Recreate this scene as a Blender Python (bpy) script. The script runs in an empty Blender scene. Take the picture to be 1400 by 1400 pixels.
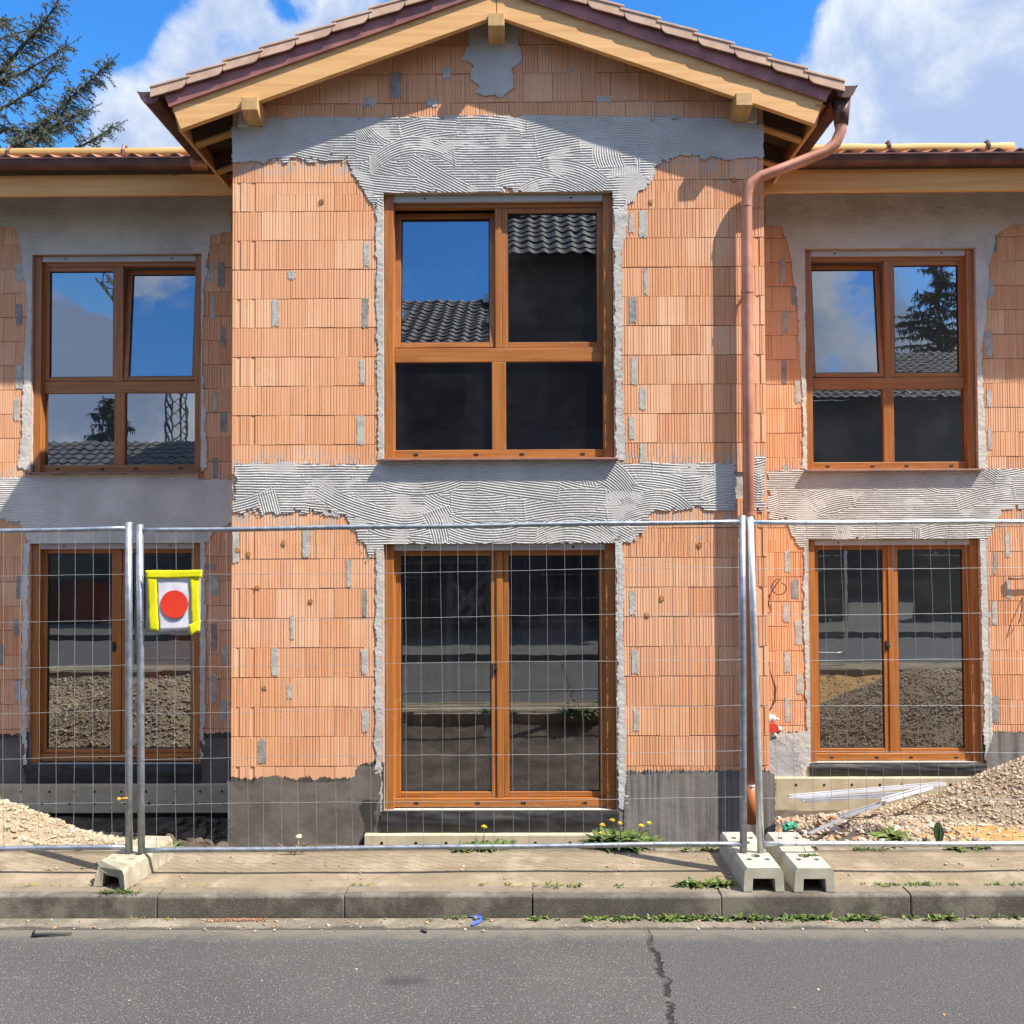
import bpy, bmesh, math, random
import numpy as np
from mathutils import Vector, Matrix, Euler
R = math.radians
random.seed(7)
SC = bpy.context.scene
COL = SC.collection

# ------------------------------------------------------------------ camera, sky, sun, exposure
CAM = Vector((.1838, -7.99, 1.95)); PITCH, YAW, ROLL, F = .024, -.0089, -.0043, 1290.0
def cam_axes():
    cy, sy, cp, sp = math.cos(YAW), math.sin(YAW), math.cos(PITCH), math.sin(PITCH)
    f = Vector((sy*cp, cy*cp, sp)); r = Vector((cy, -sy, 0)); u = r.cross(f)
    cr, sr = math.cos(ROLL), math.sin(ROLL)
    return r*cr+u*sr, u*cr-r*sr, f
AR, AU, AF = cam_axes()
def ray(px, py): return AF + AR*((px-700)/F) - AU*((py-700)/F)
def at(px, py, Y):
    d = ray(px, py); return CAM + d*((Y-CAM.y)/d.y)
def xz(px, py, Y):
    p = at(px, py, Y); return (p.x, p.z)
cd = bpy.data.cameras.new('camera'); cam = bpy.data.objects.new('camera', cd); COL.objects.link(cam)
m = Matrix((AR, AU, -AF)).transposed().to_4x4(); m.translation = CAM; cam.matrix_world = m
cd.sensor_width = 36; cd.sensor_fit = 'HORIZONTAL'; cd.lens = 36*F/1400; cd.clip_end = 3000; cd.clip_start = .05
SC.camera = cam
SUN = Vector((1.90, -1.0, 3.05)).normalized()
EL, AZ = math.asin(SUN.z), math.atan2(SUN.x, SUN.y)
SC.view_settings.view_transform = 'Standard'; SC.view_settings.look = 'None'
SC.view_settings.exposure = 1.15; SC.view_settings.gamma = 1
sl = bpy.data.lights.new('sun', 'SUN'); sl.energy = 4.6; sl.angle = R(.5); sl.color = (1, .93, .82)
so = bpy.data.objects.new('sun', sl); COL.objects.link(so); so.rotation_euler = SUN.to_track_quat('Z', 'Y').to_euler(); so.location = (6, -6, 14)

class NT:
    """tiny node helper"""
    def __init__(s, tree): s.t = tree; s.n = tree.nodes; s.l = tree.links
    def new(s, typ, **kw):
        nd = s.n.new(typ)
        for k, v in kw.items(): setattr(nd, k, v)
        return nd
    def put(s, sock, v):
        if isinstance(v, bpy.types.NodeSocket): s.l.new(v, sock)
        elif v is not None:
            if isinstance(v, (tuple, list)) and len(v) == 3 and sock.type == 'RGBA': v = tuple(v)+(1,)
            sock.default_value = v
    def math(s, op, a, b=None, clamp=False):
        nd = s.new('ShaderNodeMath', operation=op, use_clamp=clamp); s.put(nd.inputs[0], a)
        if b is not None: s.put(nd.inputs[1], b)
        return nd.outputs[0]
    def vmath(s, op, a, b=None, out=0):
        nd = s.new('ShaderNodeVectorMath', operation=op); s.put(nd.inputs[0], a)
        if b is not None: s.put(nd.inputs[1], b)
        return nd.outputs[out]
    def noise(s, vec, scale, detail=4, rough=.55, dist=0):
        nd = s.new('ShaderNodeTexNoise'); s.put(nd.inputs['Vector'], vec); nd.inputs['Scale'].default_value = scale
        nd.inputs['Detail'].default_value = detail; nd.inputs['Roughness'].default_value = rough; nd.inputs['Distortion'].default_value = dist
        return nd.outputs['Fac']
    def rng(s, v, a, b, c=0., d=1., smooth=True):
        nd = s.new('ShaderNodeMapRange', interpolation_type='SMOOTHSTEP' if smooth else 'LINEAR'); s.put(nd.inputs[0], v)
        for i, x in enumerate((a, b, c, d)): s.put(nd.inputs[i+1], x)
        return nd.outputs[0]
    def mix(s, f, a, b, mode='MIX'):
        nd = s.new('ShaderNodeMix', data_type='RGBA', blend_type=mode); s.put(nd.inputs[0], f); s.put(nd.inputs[6], a); s.put(nd.inputs[7], b)
        return nd.outputs[2]
    def scalev(s, vec, sc):
        return s.vmath('MULTIPLY', vec, tuple(sc))
    def sep(s, vec):
        nd = s.new('ShaderNodeSeparateXYZ'); s.put(nd.inputs[0], vec); return nd.outputs

# sky: Nishita for the light, with procedural clouds by direction
W = bpy.data.worlds.new('World'); SC.world = W; W.use_nodes = True
q = NT(W.node_tree); q.n.clear()
sky = q.new('ShaderNodeTexSky', sky_type='NISHITA'); sky.sun_disc = False; sky.sun_elevation = EL; sky.sun_rotation = AZ
sky.air_density = 1.0; sky.dust_density = .3; sky.ozone_density = 3.0
hs = q.new('ShaderNodeHueSaturation'); hs.inputs['Saturation'].default_value = 1.36; q.l.new(sky.outputs[0], hs.inputs['Color'])
hs.inputs['Value'].default_value = .84; hs.inputs['Hue'].default_value = .506
D = q.new('ShaderNodeTexCoord').outputs['Generated']
n1 = q.math('ADD', q.math('MULTIPLY', q.math('SUBTRACT', q.noise(D, 3.6, 10, .60, .25), .5), 2.3), .5)
dens = n1
def blob(px, py, rpx, w, dirv=None):
    global dens
    d = (dirv or ray(px, py)).normalized()
    dot = q.vmath('DOT_PRODUCT', D, tuple(d), out='Value')
    c0 = math.cos(math.atan(rpx/F)); c1 = math.cos(math.atan(rpx*.35/F))
    dens = q.math('ADD', dens, q.rng(dot, c0, c1, 0, w))
for b in ((330, 90, 260, .30), (520, 60, 120, .14), (130, 190, 120, .30), (1270, 60, 260, .32), (1150, 190, 160, .26), (1450, 220, 260, .3),
          (30, 20, 160, -.5), (175, -60, 100, -.3), (960, 20, 175, -.6), (800, -60, 220, -.4), (405, -10, 50, -.3), (505, -5, 50, -.25), (700, -300, 300, -.3)):
    blob(*b)
for dv, rr_, w_ in ((Vector((.0, -.1, 1)), 950, .3), (Vector((-.5, -.6, .8)), 700, .25), (Vector((.7, -.5, .35)), 700, .2)):  # out-of-view clouds overhead and behind, added as neutral fill light
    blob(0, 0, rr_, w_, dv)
def mirrored(px, py, lift=0.):   # direction seen in a pane, lift = twice the sash tilt
    d = ray(px, py).normalized(); e = math.asin(d.z)+lift; a = math.atan2(d.x, d.y)
    return Vector((math.cos(e)*math.sin(a), -math.cos(e)*math.cos(a), math.sin(e)))
for px, py, r_, w_, lf_ in ((80, 470, 130, .34, 0), (120, 560, 150, .30, 0), (220, 560, 120, .2, 0), (215, 430, 110, .12, R(10)), (1150, 440, 190, .3, R(10)), (1260, 400, 190, .26, 0), (1150, 600, 200, .2, 0), (610, 350, 110, -.5, R(10)), (145, 385, 50, -.5, 0)):
    blob(px, py, r_, w_, mirrored(px, py, lf_))
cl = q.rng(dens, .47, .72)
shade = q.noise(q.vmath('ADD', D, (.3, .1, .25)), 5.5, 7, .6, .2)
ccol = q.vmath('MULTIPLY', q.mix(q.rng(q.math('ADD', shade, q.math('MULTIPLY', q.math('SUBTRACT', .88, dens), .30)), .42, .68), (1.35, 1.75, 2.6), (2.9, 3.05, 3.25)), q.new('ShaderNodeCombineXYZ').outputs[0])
up = q.rng(q.sep(D)[2], .56, .85, 1.0, 2.2)  # clouds brightened towards the zenith, added to strengthen the fill
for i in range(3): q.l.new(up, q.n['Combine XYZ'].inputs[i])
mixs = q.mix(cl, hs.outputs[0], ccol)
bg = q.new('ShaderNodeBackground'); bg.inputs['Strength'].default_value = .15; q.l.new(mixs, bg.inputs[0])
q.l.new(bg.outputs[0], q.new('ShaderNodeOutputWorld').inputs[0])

# ------------------------------------------------------------------ materials
def newmat(name):
    m = bpy.data.materials.new(name); m.use_nodes = True; m.node_tree.nodes.clear()
    n = NT(m.node_tree); p = n.new('ShaderNodeBsdfPrincipled'); o = n.new('ShaderNodeOutputMaterial'); n.l.new(p.outputs[0], o.inputs[0])
    return m, n, p
def pos(n): return n.new('ShaderNodeNewGeometry').outputs['Position']
def bump(n, p, h, strength, dist):
    b = n.new('ShaderNodeBump'); b.inputs['Strength'].default_value = strength; b.inputs['Distance'].default_value = dist
    n.put(b.inputs['Height'], h); n.l.new(b.outputs[0], p.inputs['Normal'])
def simple(name, a, b=None, rough=.7, scale=8., detail=5, bs=0., bscale=60., bdist=.004, metal=0., spec=.5, stretch=(1, 1, 1), lo=.35, hi=.65):
    m, n, p = newmat(name); P = n.scalev(pos(n), stretch)
    if b is None: b = tuple(c*.8 for c in a)
    n.put(p.inputs['Base Color'], n.mix(n.rng(n.noise(P, scale, detail), lo, hi), a, b))
    p.inputs['Roughness'].default_value = rough; p.inputs['Metallic'].default_value = metal; p.inputs['Specular IOR Level'].default_value = spec
    if bs: bump(n, p, n.noise(P, bscale, 5, .6), bs, bdist)
    return m
def wood(name, light, dark, axis, rough=.55, scale=1., knots=False, contrast=1.):
    m, n, p = newmat(name); P = pos(n)
    st = [26*scale]*3; st[axis] = 1.2*scale
    g = n.noise(n.scalev(P, st), 1., 6, .6, .8)
    st2 = [120*scale]*3; st2[axis] = 3*scale
    g2 = n.noise(n.scalev(P, st2), 1., 3, .6)
    f = n.math('ADD', n.rng(g, .3, .7), n.math('MULTIPLY', n.math('SUBTRACT', g2, .5), .5*contrast), True)
    c = n.mix(f, light, dark)
    if knots:
        v = n.new('ShaderNodeTexVoronoi'); s3 = [5.5]*3; s3[axis] = 2.2; n.put(v.inputs['Vector'], n.scalev(P, s3)); v.inputs['Scale'].default_value = 1
        c = n.mix(n.rng(v.outputs['Distance'], .05, .10, .75, 0), c, tuple(x*.35 for x in dark))
    if name.startswith('oak'): c = n.mix(n.rng(n.noise(n.vmath('ADD', P, (2, 4, 6)), 7, 8, .75), .58, .74, 0, .30), c, (.50, .43, .35))
    n.put(p.inputs['Base Color'], c); p.inputs['Roughness'].default_value = rough
    bump(n, p, g2, .15, .002)
    return m
M = {}
def brick_mat(name, zthr, bay=False):
    m, n, p = newmat(name); P = pos(n); x, y, z = n.sep(P)
    at_ = n.new('ShaderNodeAttribute', attribute_name='tone').outputs['Fac']
    c = n.mix(at_, (.64, .305, .160), (.755, .445, .27))
    c = n.mix(n.rng(n.noise(P, 1.3, 4), .42, .62), c, n.mix(.5, c, (.66, .29, .12)))
    c = n.mix(n.math('MULTIPLY', n.rng(n.noise(n.scalev(P, (45, 45, 2.)), 1., 3), .35, .75), .30), c, (.82, .52, .32))
    c = n.mix(n.math('MULTIPLY', n.rng(n.noise(P, 35, 6, .7), .60, .72), .35), c, (.34, .13, .07))
    c = n.mix(n.rng(n.noise(n.vmath('ADD', P, (5, 3, 1)), 4.6, 7, .7), .645, .69, 0, .6), c, (.40, .37, .33))
    # thin cement smears: along the edges of the combed bands, and wiped down over joints
    sm = None
    for zi in (2.09, 2.56, 5.12, 5.46):
        b_ = n.rng(n.math('ABSOLUTE', n.math('ADD', n.math('SUBTRACT', z, zi), n.math('MULTIPLY', n.math('SUBTRACT', n.noise(P, 3.1, 4), .5), .22))), .02, .13, 1, 0)
        sm = b_ if sm is None else n.math('MAXIMUM', sm, b_)
    sm = n.math('MULTIPLY', sm, n.rng(n.noise(n.scalev(P, (11, 1, 7)), 1., 7, .75), .47, .58, 0, .75))
    wipe = n.rng(n.noise(n.scalev(n.vmath('ADD', P, (1, 8, 3)), (9, 1, 2.6)), 1., 8, .72), .63, .70, 0, .55)
    c = n.mix(n.math('MAXIMUM', sm, wipe), c, (.43, .405, .36))
    # painted bitumen base coat, ragged upper edge
    thr = n.math('ADD', zthr, n.math('MULTIPLY', n.math('SUBTRACT', n.noise(n.scalev(P, (9, 1, 3)), 1., 7, .75), .5), .16))
    if bay:
        thr = n.math('ADD', thr, n.rng(x, -1.22, -1.17, 0, .12)); thr = n.math('SUBTRACT', thr, n.rng(x, .9, 1.0, 0, .07))
    k = n.math('GREATER_THAN', thr, z)
    blk = n.mix(n.rng(n.noise(n.scalev(P, (30, 1, 1.2)), 1., 5, .6), .35, .72), (.062, .052, .043), (.115, .103, .09))
    blk = n.mix(n.rng(n.noise(P, 55, 4, .7), .66, .72, 0, .6), blk, (.3, .28, .26))
    if bay:
        blk = n.mix(n.math('MULTIPLY', n.rng(x, .95, 1.0), n.rng(n.noise(n.scalev(P, (16, 1, .8)), 1., 4), .38, .62, 0, .75)), blk, (.26, .25, .25))
    c = n.mix(k, c, blk)
    n.put(p.inputs['Base Color'], c); p.inputs['Roughness'].default_value = .9; p.inputs['Specular IOR Level'].default_value = .2
    bump(n, p, n.noise(P, 90, 4, .7), .25, .003)
    return m
M['brick_bay'] = brick_mat('fluted_brick_bay', -.09, True)
M['brick'] = brick_mat('fluted_brick', -.06)
M['mortar'] = simple('grey_mortar', (.50, .475, .425), (.36, .345, .31), .95, 14, 6, .6, 70, .006, spec=.1)
M['mortar_dark'] = simple('dark_grey_mortar', (.33, .315, .285), (.22, .21, .19), .95, 14, 6, .6, 70, .006, spec=.1)
def plaster_mat(name, a, b, c3):
    m, n, p = newmat(name); P = pos(n)
    c = n.mix(n.rng(n.noise(P, 2.6, 6, .6), .36, .66), a, b)
    c = n.mix(n.rng(n.noise(n.vmath('ADD', P, (9, 2, 4)), 1.1, 4, .6), .52, .70, 0, .6), c, c3)
    n.put(p.inputs['Base Color'], c); p.inputs['Roughness'].default_value = .95; p.inputs['Specular IOR Level'].default_value = .1
    bump(n, p, n.noise(P, 160, 4, .7), .35, .002)
    return m
M['plaster'] = plaster_mat('combed_mortar', (.53, .515, .48), (.43, .42, .395), (.47, .45, .41))
M['plaster_side'] = plaster_mat('grey_render', (.62, .58, .52), (.50, .47, .42), (.66, .62, .555))
M['render_grey'] = plaster_mat('pale_plinth_render', (.42, .42, .43), (.30, .30, .31), (.5, .5, .5))
for ax, nm in ((0, 'x'), (1, 'y'), (2, 'z')):
    M['oak_'+nm] = wood('oak_laminate_'+nm, (.43, .165, .038), (.29, .098, .023), ax, .42, 1.2)
    M['spruce_'+nm] = wood('spruce_'+nm, (.74, .435, .175), (.60, .31, .105), ax, .65, .7, True)
    M['spruce_aged_'+nm] = wood('spruce_aged_'+nm, (.56, .36, .15), (.43, .25, .09), ax, .7, .7, True)
M['spruce_warm'] = wood('warm_tinted_spruce', (.86, .45, .14), (.70, .31, .08), 0, .6, .7, True)  # spruce copy with warm light put into its colour, for the shaded fascia
M['dark_board'] = wood('dark_boards_rafter_shade', (.10, .06, .04), (.06, .036, .026), 0, .8, .6)
M['log'] = wood('weathered_log', (.50, .34, .12), (.34, .21, .06), 0, .75, .5, True)
M['copper'] = simple('aged_copper', (.17, .082, .066), (.10, .047, .042), .42, 5, 6, .1, 30, .002, .45)
M['copper_flash'] = simple('copper_flashing', (.36, .145, .12), (.23, .088, .078), .5, 6, 6, .12, 14, .003, .2)
M['copper_pipe'] = simple('bright_copper_pipe', (.62, .285, .19), (.47, .20, .125), .42, 4, 5, .06, 20, .002, .35)
M['copper_new'] = simple('copper_solder_patch', (.55, .24, .13), (.40, .16, .09), .45, 20, 4, metal=.4)
M['pvc_brown'] = simple('orange_brown_pvc', (.42, .13, .045), (.36, .105, .035), .45, 3)
M['tile'] = simple('clay_roof_tile', (.40, .165, .085), (.30, .115, .06), .8, 6, 5, .2, 60, .003)
M['tile_verge'] = simple('pale_verge_tile', (.60, .41, .295), (.49, .315, .22), .8, 7, 5, .2, 60, .003)
M['tile_dark'] = simple('dark_roof_tile', (.055, .05, .048), (.035, .033, .033), .6, 5, 5, .2, 60, .003)
M['alu'] = simple('grey_shutter_slat', (.50, .50, .49), (.45, .45, .44), .5, 3)
M['sill'] = simple('red_brown_sill', (.26, .115, .085), (.19, .085, .065), .55, 9, 5)
M['black'] = simple('black_cap', (.012, .011, .01), None, .6)
M['membrane'] = simple('black_membrane', (.016, .0155, .0155), (.032, .031, .030), .6, 9, 5, .2, 25, .004)
M['xps'] = simple('beige_insulation_board', (.50, .43, .29), (.42, .35, .23), .9, 7, 6, .35, 90, .003)
M['white_block'] = simple('pale_foam_block', (.62, .60, .55), (.55, .53, .48), .9, 12)
M['foam_white'] = simple('white_foam', (.74, .73, .70), (.62, .60, .56), .9, 20, 4, .6, 60, .01)
M['red'] = simple('red_plastic', (.62, .045, .025), (.55, .035, .02), .45, 6)
M['cable'] = simple('brown_cable', (.16, .055, .03), (.12, .04, .02), .55, 6)
M['interior'] = simple('bare_interior_wall', (.42, .41, .39), (.32, .31, .30), .95, 2, 5)
M['interior_floor'] = simple('bare_concrete_floor', (.24, .23, .22), (.17, .165, .16), .95, 3, 5)
M['galv'] = simple('galvanised_steel', (.36, .39, .43), (.25, .275, .31), .42, 22, 6, .08, 80, .001, .7)
M['galv_light'] = simple('bright_galvanised_steel', (.66, .68, .70), (.52, .55, .58), .36, 22, 6, .08, 80, .001, .7)
M['wire'] = simple('galvanised_wire', (.27, .275, .28), (.20, .205, .215), .6, 22, 4, metal=.2)
M['concrete_foot'] = simple('cream_concrete', (.42, .395, .315), (.34, .315, .245), .92, 11, 7, .45, 120, .003)
M['concrete_foot_old'] = simple('weathered_cream_concrete', (.40, .365, .27), (.28, .245, .17), .92, 9, 7, .55, 100, .004)
M['yellow_tape'] = simple('yellow_tape', (.80, .76, .012), (.70, .64, .01), .35, 6, 3)
M['paper'] = simple('white_paper', (.72, .72, .76), (.62, .62, .68), .6, 12, 3)
M['film'] = simple('clear_film_edge', (.35, .34, .33), (.28, .27, .26), .25, 12, 3)
M['dot_red'] = simple('red_print', (.78, .05, .02), (.70, .04, .018), .5, 6)
M['soil'] = simple('site_soil', (.11, .088, .066), (.065, .052, .04), .98, 5, 7, .8, 30, .02, spec=.1)
M['stone'] = None
def stone_mat(name, cols):
    m, n, p = newmat(name); g = n.new('ShaderNodeNewGeometry')
    rp = g.outputs['Random Per Island']
    cr = n.new('ShaderNodeValToRGB'); n.put(cr.inputs[0], rp)
    el = cr.color_ramp.elements; cr.color_ramp.interpolation = 'CONSTANT'
    for i, c in enumerate(cols):
        e = el[i] if i < 2 else el.new(i/len(cols)); e.position = i/len(cols); e.color = (*c, 1)
    n.put(p.inputs['Base Color'], n.mix(n.rng(n.noise(g.outputs['Position'], 60, 4), .35, .65, 0, .4), cr.outputs[0], (.25, .19, .13)))
    p.inputs['Roughness'].default_value = .95; p.inputs['Specular IOR Level'].default_value = .15
    return m
def bitumen_mat():
    m, n, p = newmat('bitumen_coat'); P = pos(n); x, y, z = n.sep(P)
    c = n.mix(n.rng(n.noise(P, 3.2, 6, .6), .35, .65), (.105, .09, .075), (.165, .146, .124))
    c = n.mix(n.rng(n.noise(P, 60, 4, .7), .66, .72, 0, .5), c, (.26, .24, .21))
    st_ = n.math('MULTIPLY', n.rng(x, .95, 1.0), n.rng(n.noise(n.scalev(P, (22, 1, .9)), 1., 5), .40, .64, 0, .8))
    c = n.mix(st_, c, (.23, .22, .215))
    blot = n.math('MULTIPLY', n.rng(n.math('ADD', n.math('ABSOLUTE', n.math('ADD', x, 1.10)), n.math('MULTIPLY', n.noise(P, 7, 5), .18)), .14, .17, 1, 0), n.rng(n.math('ADD', z, n.math('MULTIPLY', n.noise(P, 8, 5), .2)), -.20, -.16, 1, 0))
    c = n.mix(n.math('MULTIPLY', blot, .8), c, (.022, .02, .019))
    c = n.mix(n.math('MULTIPLY', n.rng(n.math('ADD', z, n.math('MULTIPLY', n.noise(P, 6, 5), .3)), -.62, -.45, 1, 0), n.rng(n.noise(P, 30, 5, .7), .45, .6, 0, .6)), c, (.27, .245, .205))
    n.put(p.inputs['Base Color'], c); p.inputs['Roughness'].default_value = .75; p.inputs['Specular IOR Level'].default_value = .3
    bump(n, p, n.noise(P, 40, 5, .7), .3, .004)
    return m
M['bitumen'] = bitumen_mat()
M['gravel'] = stone_mat('gravel_stones', [(.40, .33, .24), (.32, .255, .185), (.44, .37, .275), (.36, .295, .215), (.27, .21, .15), (.50, .43, .33), (.38, .30, .205)])
M['gravel_pale'] = stone_mat('pale_gravel_stones', [(.44, .37, .27), (.37, .29, .20), (.50, .43, .33), (.41, .33, .215), (.33, .255, .178)])
M['rubble'] = stone_mat('rubble_bits', [(.38, .32, .25), (.36, .19, .10), (.44, .40, .34), (.24, .19, .14), (.42, .26, .15), (.30, .25, .19)])
M['heap'] = simple('gravel_heap_base', (.33, .265, .185), (.25, .195, .135), .98, 20, 8, .9, 45, .03, spec=.1)
M['heap_pale'] = simple('pale_gravel_heap_base', (.36, .29, .205), (.28, .215, .147), .98, 20, 8, .9, 45, .03, spec=.1)
M['sand'] = simple('ochre_sand', (.40, .25, .10), (.32, .18, .065), .98, 10, 7, .6, 60, .01, spec=.1)
M['leaf'] = simple('weed_leaf', (.082, .125, .028), (.05, .082, .018), .55, 30, 3, spec=.3)
M['leaf_light'] = simple('pale_weed_leaf', (.15, .19, .045), (.10, .14, .03), .55, 30, 3, spec=.3)
M['leaf_dry'] = simple('dry_grass', (.28, .23, .07), (.18, .19, .05), .8, 30, 3, spec=.2)
M['leaf_dock'] = simple('grey_green_leaf', (.20, .30, .12), (.14, .23, .08), .5, 30, 3, spec=.3)
M['flower'] = simple('dandelion_yellow', (.80, .56, .01), (.72, .47, .01), .7, 60)
M['bark'] = simple('cedar_bark', (.075, .055, .042), (.045, .034, .027), .95, 12, 5, .5, 40, .01)
M['needle'] = simple('cedar_needles', (.17, .19, .135), (.095, .115, .085), .75, 3.0, 5, spec=.2)
M['needle_dark'] = simple('dark_conifer_needles', (.03, .045, .025), (.02, .03, .018), .75, 3.0, 5, spec=.2)
M['white_profile'] = simple('white_profile', (.52, .53, .55), (.44, .45, .48), .3, 5)
M['grey_profile'] = simple('grey_metal_profile', (.46, .48, .52), (.36, .38, .42), .35, 8, metal=.5)
M['green_plastic'] = simple('green_plastic', (.03, .24, .15), (.02, .18, .11), .45, 20)
M['blue_plastic'] = simple('blue_plastic', (.05, .11, .62), (.04, .09, .5), .4, 20)
M['dark_plastic'] = simple('dark_rubber', (.03, .032, .035), (.05, .05, .05), .6, 20)
M['orange_plastic'] = simple('orange_plastic', (.80, .33, .02), None, .5)
M['twig'] = simple('dry_twig', (.32, .22, .11), (.20, .13, .07), .9, 20)
M['pale_chip'] = simple('pale_wood_chip', (.68, .58, .42), (.56, .46, .32), .9, 20)
def glass_mat():
    m = bpy.data.materials.new('window_glass'); m.use_nodes = True; n = NT(m.node_tree); n.n.clear()
    t = n.new('ShaderNodeBsdfTransparent'); t.inputs[0].default_value = (.86, .89, .88, 1)
    g = n.new('ShaderNodeBsdfGlossy'); g.inputs['Roughness'].default_value = 0; g.inputs[0].default_value = (.92, .96, 1, 1)
    P = pos(n)
    b = n.new('ShaderNodeBump'); b.inputs['Strength'].default_value = .02; b.inputs['Distance'].default_value = .02
    n.put(b.inputs['Height'], n.noise(P, 3, 2)); n.l.new(b.outputs[0], g.inputs['Normal'])
    lw = n.new('ShaderNodeFresnel'); lw.inputs[0].default_value = 1.5
    f = n.math('ADD', n.math('MULTIPLY', lw.outputs[0], 1.2), .285, True)
    mx = n.new('ShaderNodeMixShader'); n.put(mx.inputs[0], f); n.l.new(t.outputs[0], mx.inputs[1]); n.l.new(g.outputs[0], mx.inputs[2])
    df = n.new('ShaderNodeBsdfDiffuse'); df.inputs[0].default_value = (.5, .48, .45, 1)
    mx2 = n.new('ShaderNodeMixShader')
    n.put(mx2.inputs[0], n.rng(n.noise(P, 2.2, 7, .7), .42, .8, .006, .035)); n.l.new(mx.outputs[0], mx2.inputs[1]); n.l.new(df.outputs[0], mx2.inputs[2])
    n.l.new(mx2.outputs[0], n.new('ShaderNodeOutputMaterial').inputs[0])
    return m
M['glass'] = glass_mat()
def asphalt_mat():
    m, n, p = newmat('asphalt'); P = pos(n); x, y, z = n.sep(P)
    c = n.mix(n.rng(n.noise(P, 1.1, 6, .6), .35, .68), (.049, .0458, .0425), (.080, .0752, .0700))
    c = n.mix(n.rng(n.noise(P, 115, 4, .8), .40, .62), n.mix(.6, c, (.02, .02, .02)), n.mix(.5, c, (.15, .143, .136)))
    v = n.new('ShaderNodeTexVoronoi'); n.put(v.inputs['Vector'], P); v.inputs['Scale'].default_value = 105
    hsel = n.new('ShaderNodeSeparateColor'); n.put(hsel.inputs[0], v.outputs['Color'])
    chip = n.math('MULTIPLY', n.math('LESS_THAN', v.outputs['Distance'], .33), n.math('GREATER_THAN', hsel.outputs[0], .84))
    c = n.mix(n.math('MULTIPLY', chip, .65), c, (.30, .285, .265))
    # newer, slightly bluer patch right of the ragged seam
    sx = n.math('ADD', .835, n.math('MULTIPLY', n.math('SUBTRACT', n.noise(n.scalev(P, (0, 1, 0)), 3.2, 6, .65), .5), .22))
    d = n.math('SUBTRACT', x, sx)
    c = n.mix(n.rng(d, 0, .03, 0, .5), c, n.mix(n.rng(n.noise(P, 115, 4, .8), .40, .62), (.040, .037, .039), (.098, .098, .098)))
    crack = n.rng(n.math('ABSOLUTE', n.math('ADD', d, n.math('MULTIPLY', n.math('SUBTRACT', n.noise(P, 38, 4), .5), .05))), .006, .020, 1, 0)
    crack = n.math('MULTIPLY', crack, n.rng(n.noise(P, 16, 4), .36, .5))
    c = n.mix(n.math('MULTIPLY', crack, .85), c, (.012, .011, .01))
    # faint pale seam and an oil stain
    seam = n.rng(n.math('ABSOLUTE', n.math('ADD', n.math('ADD', y, 3.53), n.math('MULTIPLY', n.math('SUBTRACT', n.noise(P, 5, 4), .5), .03))), .002, .008, 1, 0)
    seam = n.math('MULTIPLY', n.math('MULTIPLY', seam, n.rng(n.noise(P, 8, 4), .45, .6, 0, .45)), n.math('LESS_THAN', d, 0))
    c = n.mix(seam, c, (.13, .125, .115))
    dx = n.math('DIVIDE', n.math('ADD', x, .37), .13); dy = n.math('DIVIDE', n.math('ADD', y, 3.56), .07)
    oil = n.rng(n.math('ADD', n.math('ADD', n.math('MULTIPLY', dx, dx), n.math('MULTIPLY', dy, dy)), n.math('MULTIPLY', n.noise(P, 14, 5), 1.2)), .5, 1.6, .65, 0)
    c = n.mix(oil, c, (.025, .024, .023))
    # dust swept towards the gutter
    dust = n.math('MULTIPLY', n.rng(n.math('ADD', y, n.math('MULTIPLY', n.math('SUBTRACT', n.noise(P, 9, 6, .7), .5), .25)), -3.16, -3.01), .75)
    c = n.mix(dust, c, (.15, .13, .102))
    n.put(p.inputs['Base Color'], c); p.inputs['Roughness'].default_value = .88; p.inputs['Specular IOR Level'].default_value = .3
    h = n.math('ADD', n.math('MULTIPLY', n.noise(P, 210, 3, .8), .6), n.math('MULTIPLY', crack, -3.))
    bump(n, p, h, .8, .005)
    return m
M['asphalt'] = asphalt_mat()
def dusty(name, a, b, dustcol, dscale, lo, hi, amt, sp=180, bs=.5):
    m, n, p = newmat(name); P = pos(n)
    c = n.mix(n.rng(n.noise(P, 3.3, 7, .65), .36, .64), a, b)
    c = n.mix(n.rng(n.noise(P, sp, 3, .8), .40, .62, 0, .55), c, tuple(x*.45 for x in a))
    c = n.mix(n.rng(n.noise(n.vmath('ADD', P, (3, 7, 2)), dscale, 7, .7), lo, hi, 0, amt), c, dustcol)
    n.put(p.inputs['Base Color'], c); p.inputs['Roughness'].default_value = .93; p.inputs['Specular IOR Level'].default_value = .2
    bump(n, p, n.noise(P, 120, 5, .7), bs, .004)
    return m
M['gutter_strip'] = dusty('dusty_gutter_strip', (.21, .18, .138), (.145, .125, .098), (.27, .23, .175), 5, .48, .62, .8, 70, .9)
n = M['gutter_strip'].node_tree; n = NT(n); p = n.n['Principled BSDF']; lk = p.inputs['Base Color'].links[0]; P = pos(n)
n.put(p.inputs['Base Color'], n.mix(n.rng(n.math('ADD', n.sep(P)[1], n.math('MULTIPLY', n.math('SUBTRACT', n.noise(n.scalev(P, (5, 9, 1)), 1., 7, .75), .5), .16)), -2.975, -2.945, .85, 0), lk.from_socket, (.05, .047, .043)))
M['kerb'] = dusty('kerb_stone', (.135, .120, .098), (.085, .076, .063), (.22, .20, .165), 3.2, .47, .66, .75, 75, .9)
n = NT(M['kerb'].node_tree); p = n.n['Principled BSDF']; lk = p.inputs['Base Color'].links[0]; P = pos(n)
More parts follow.
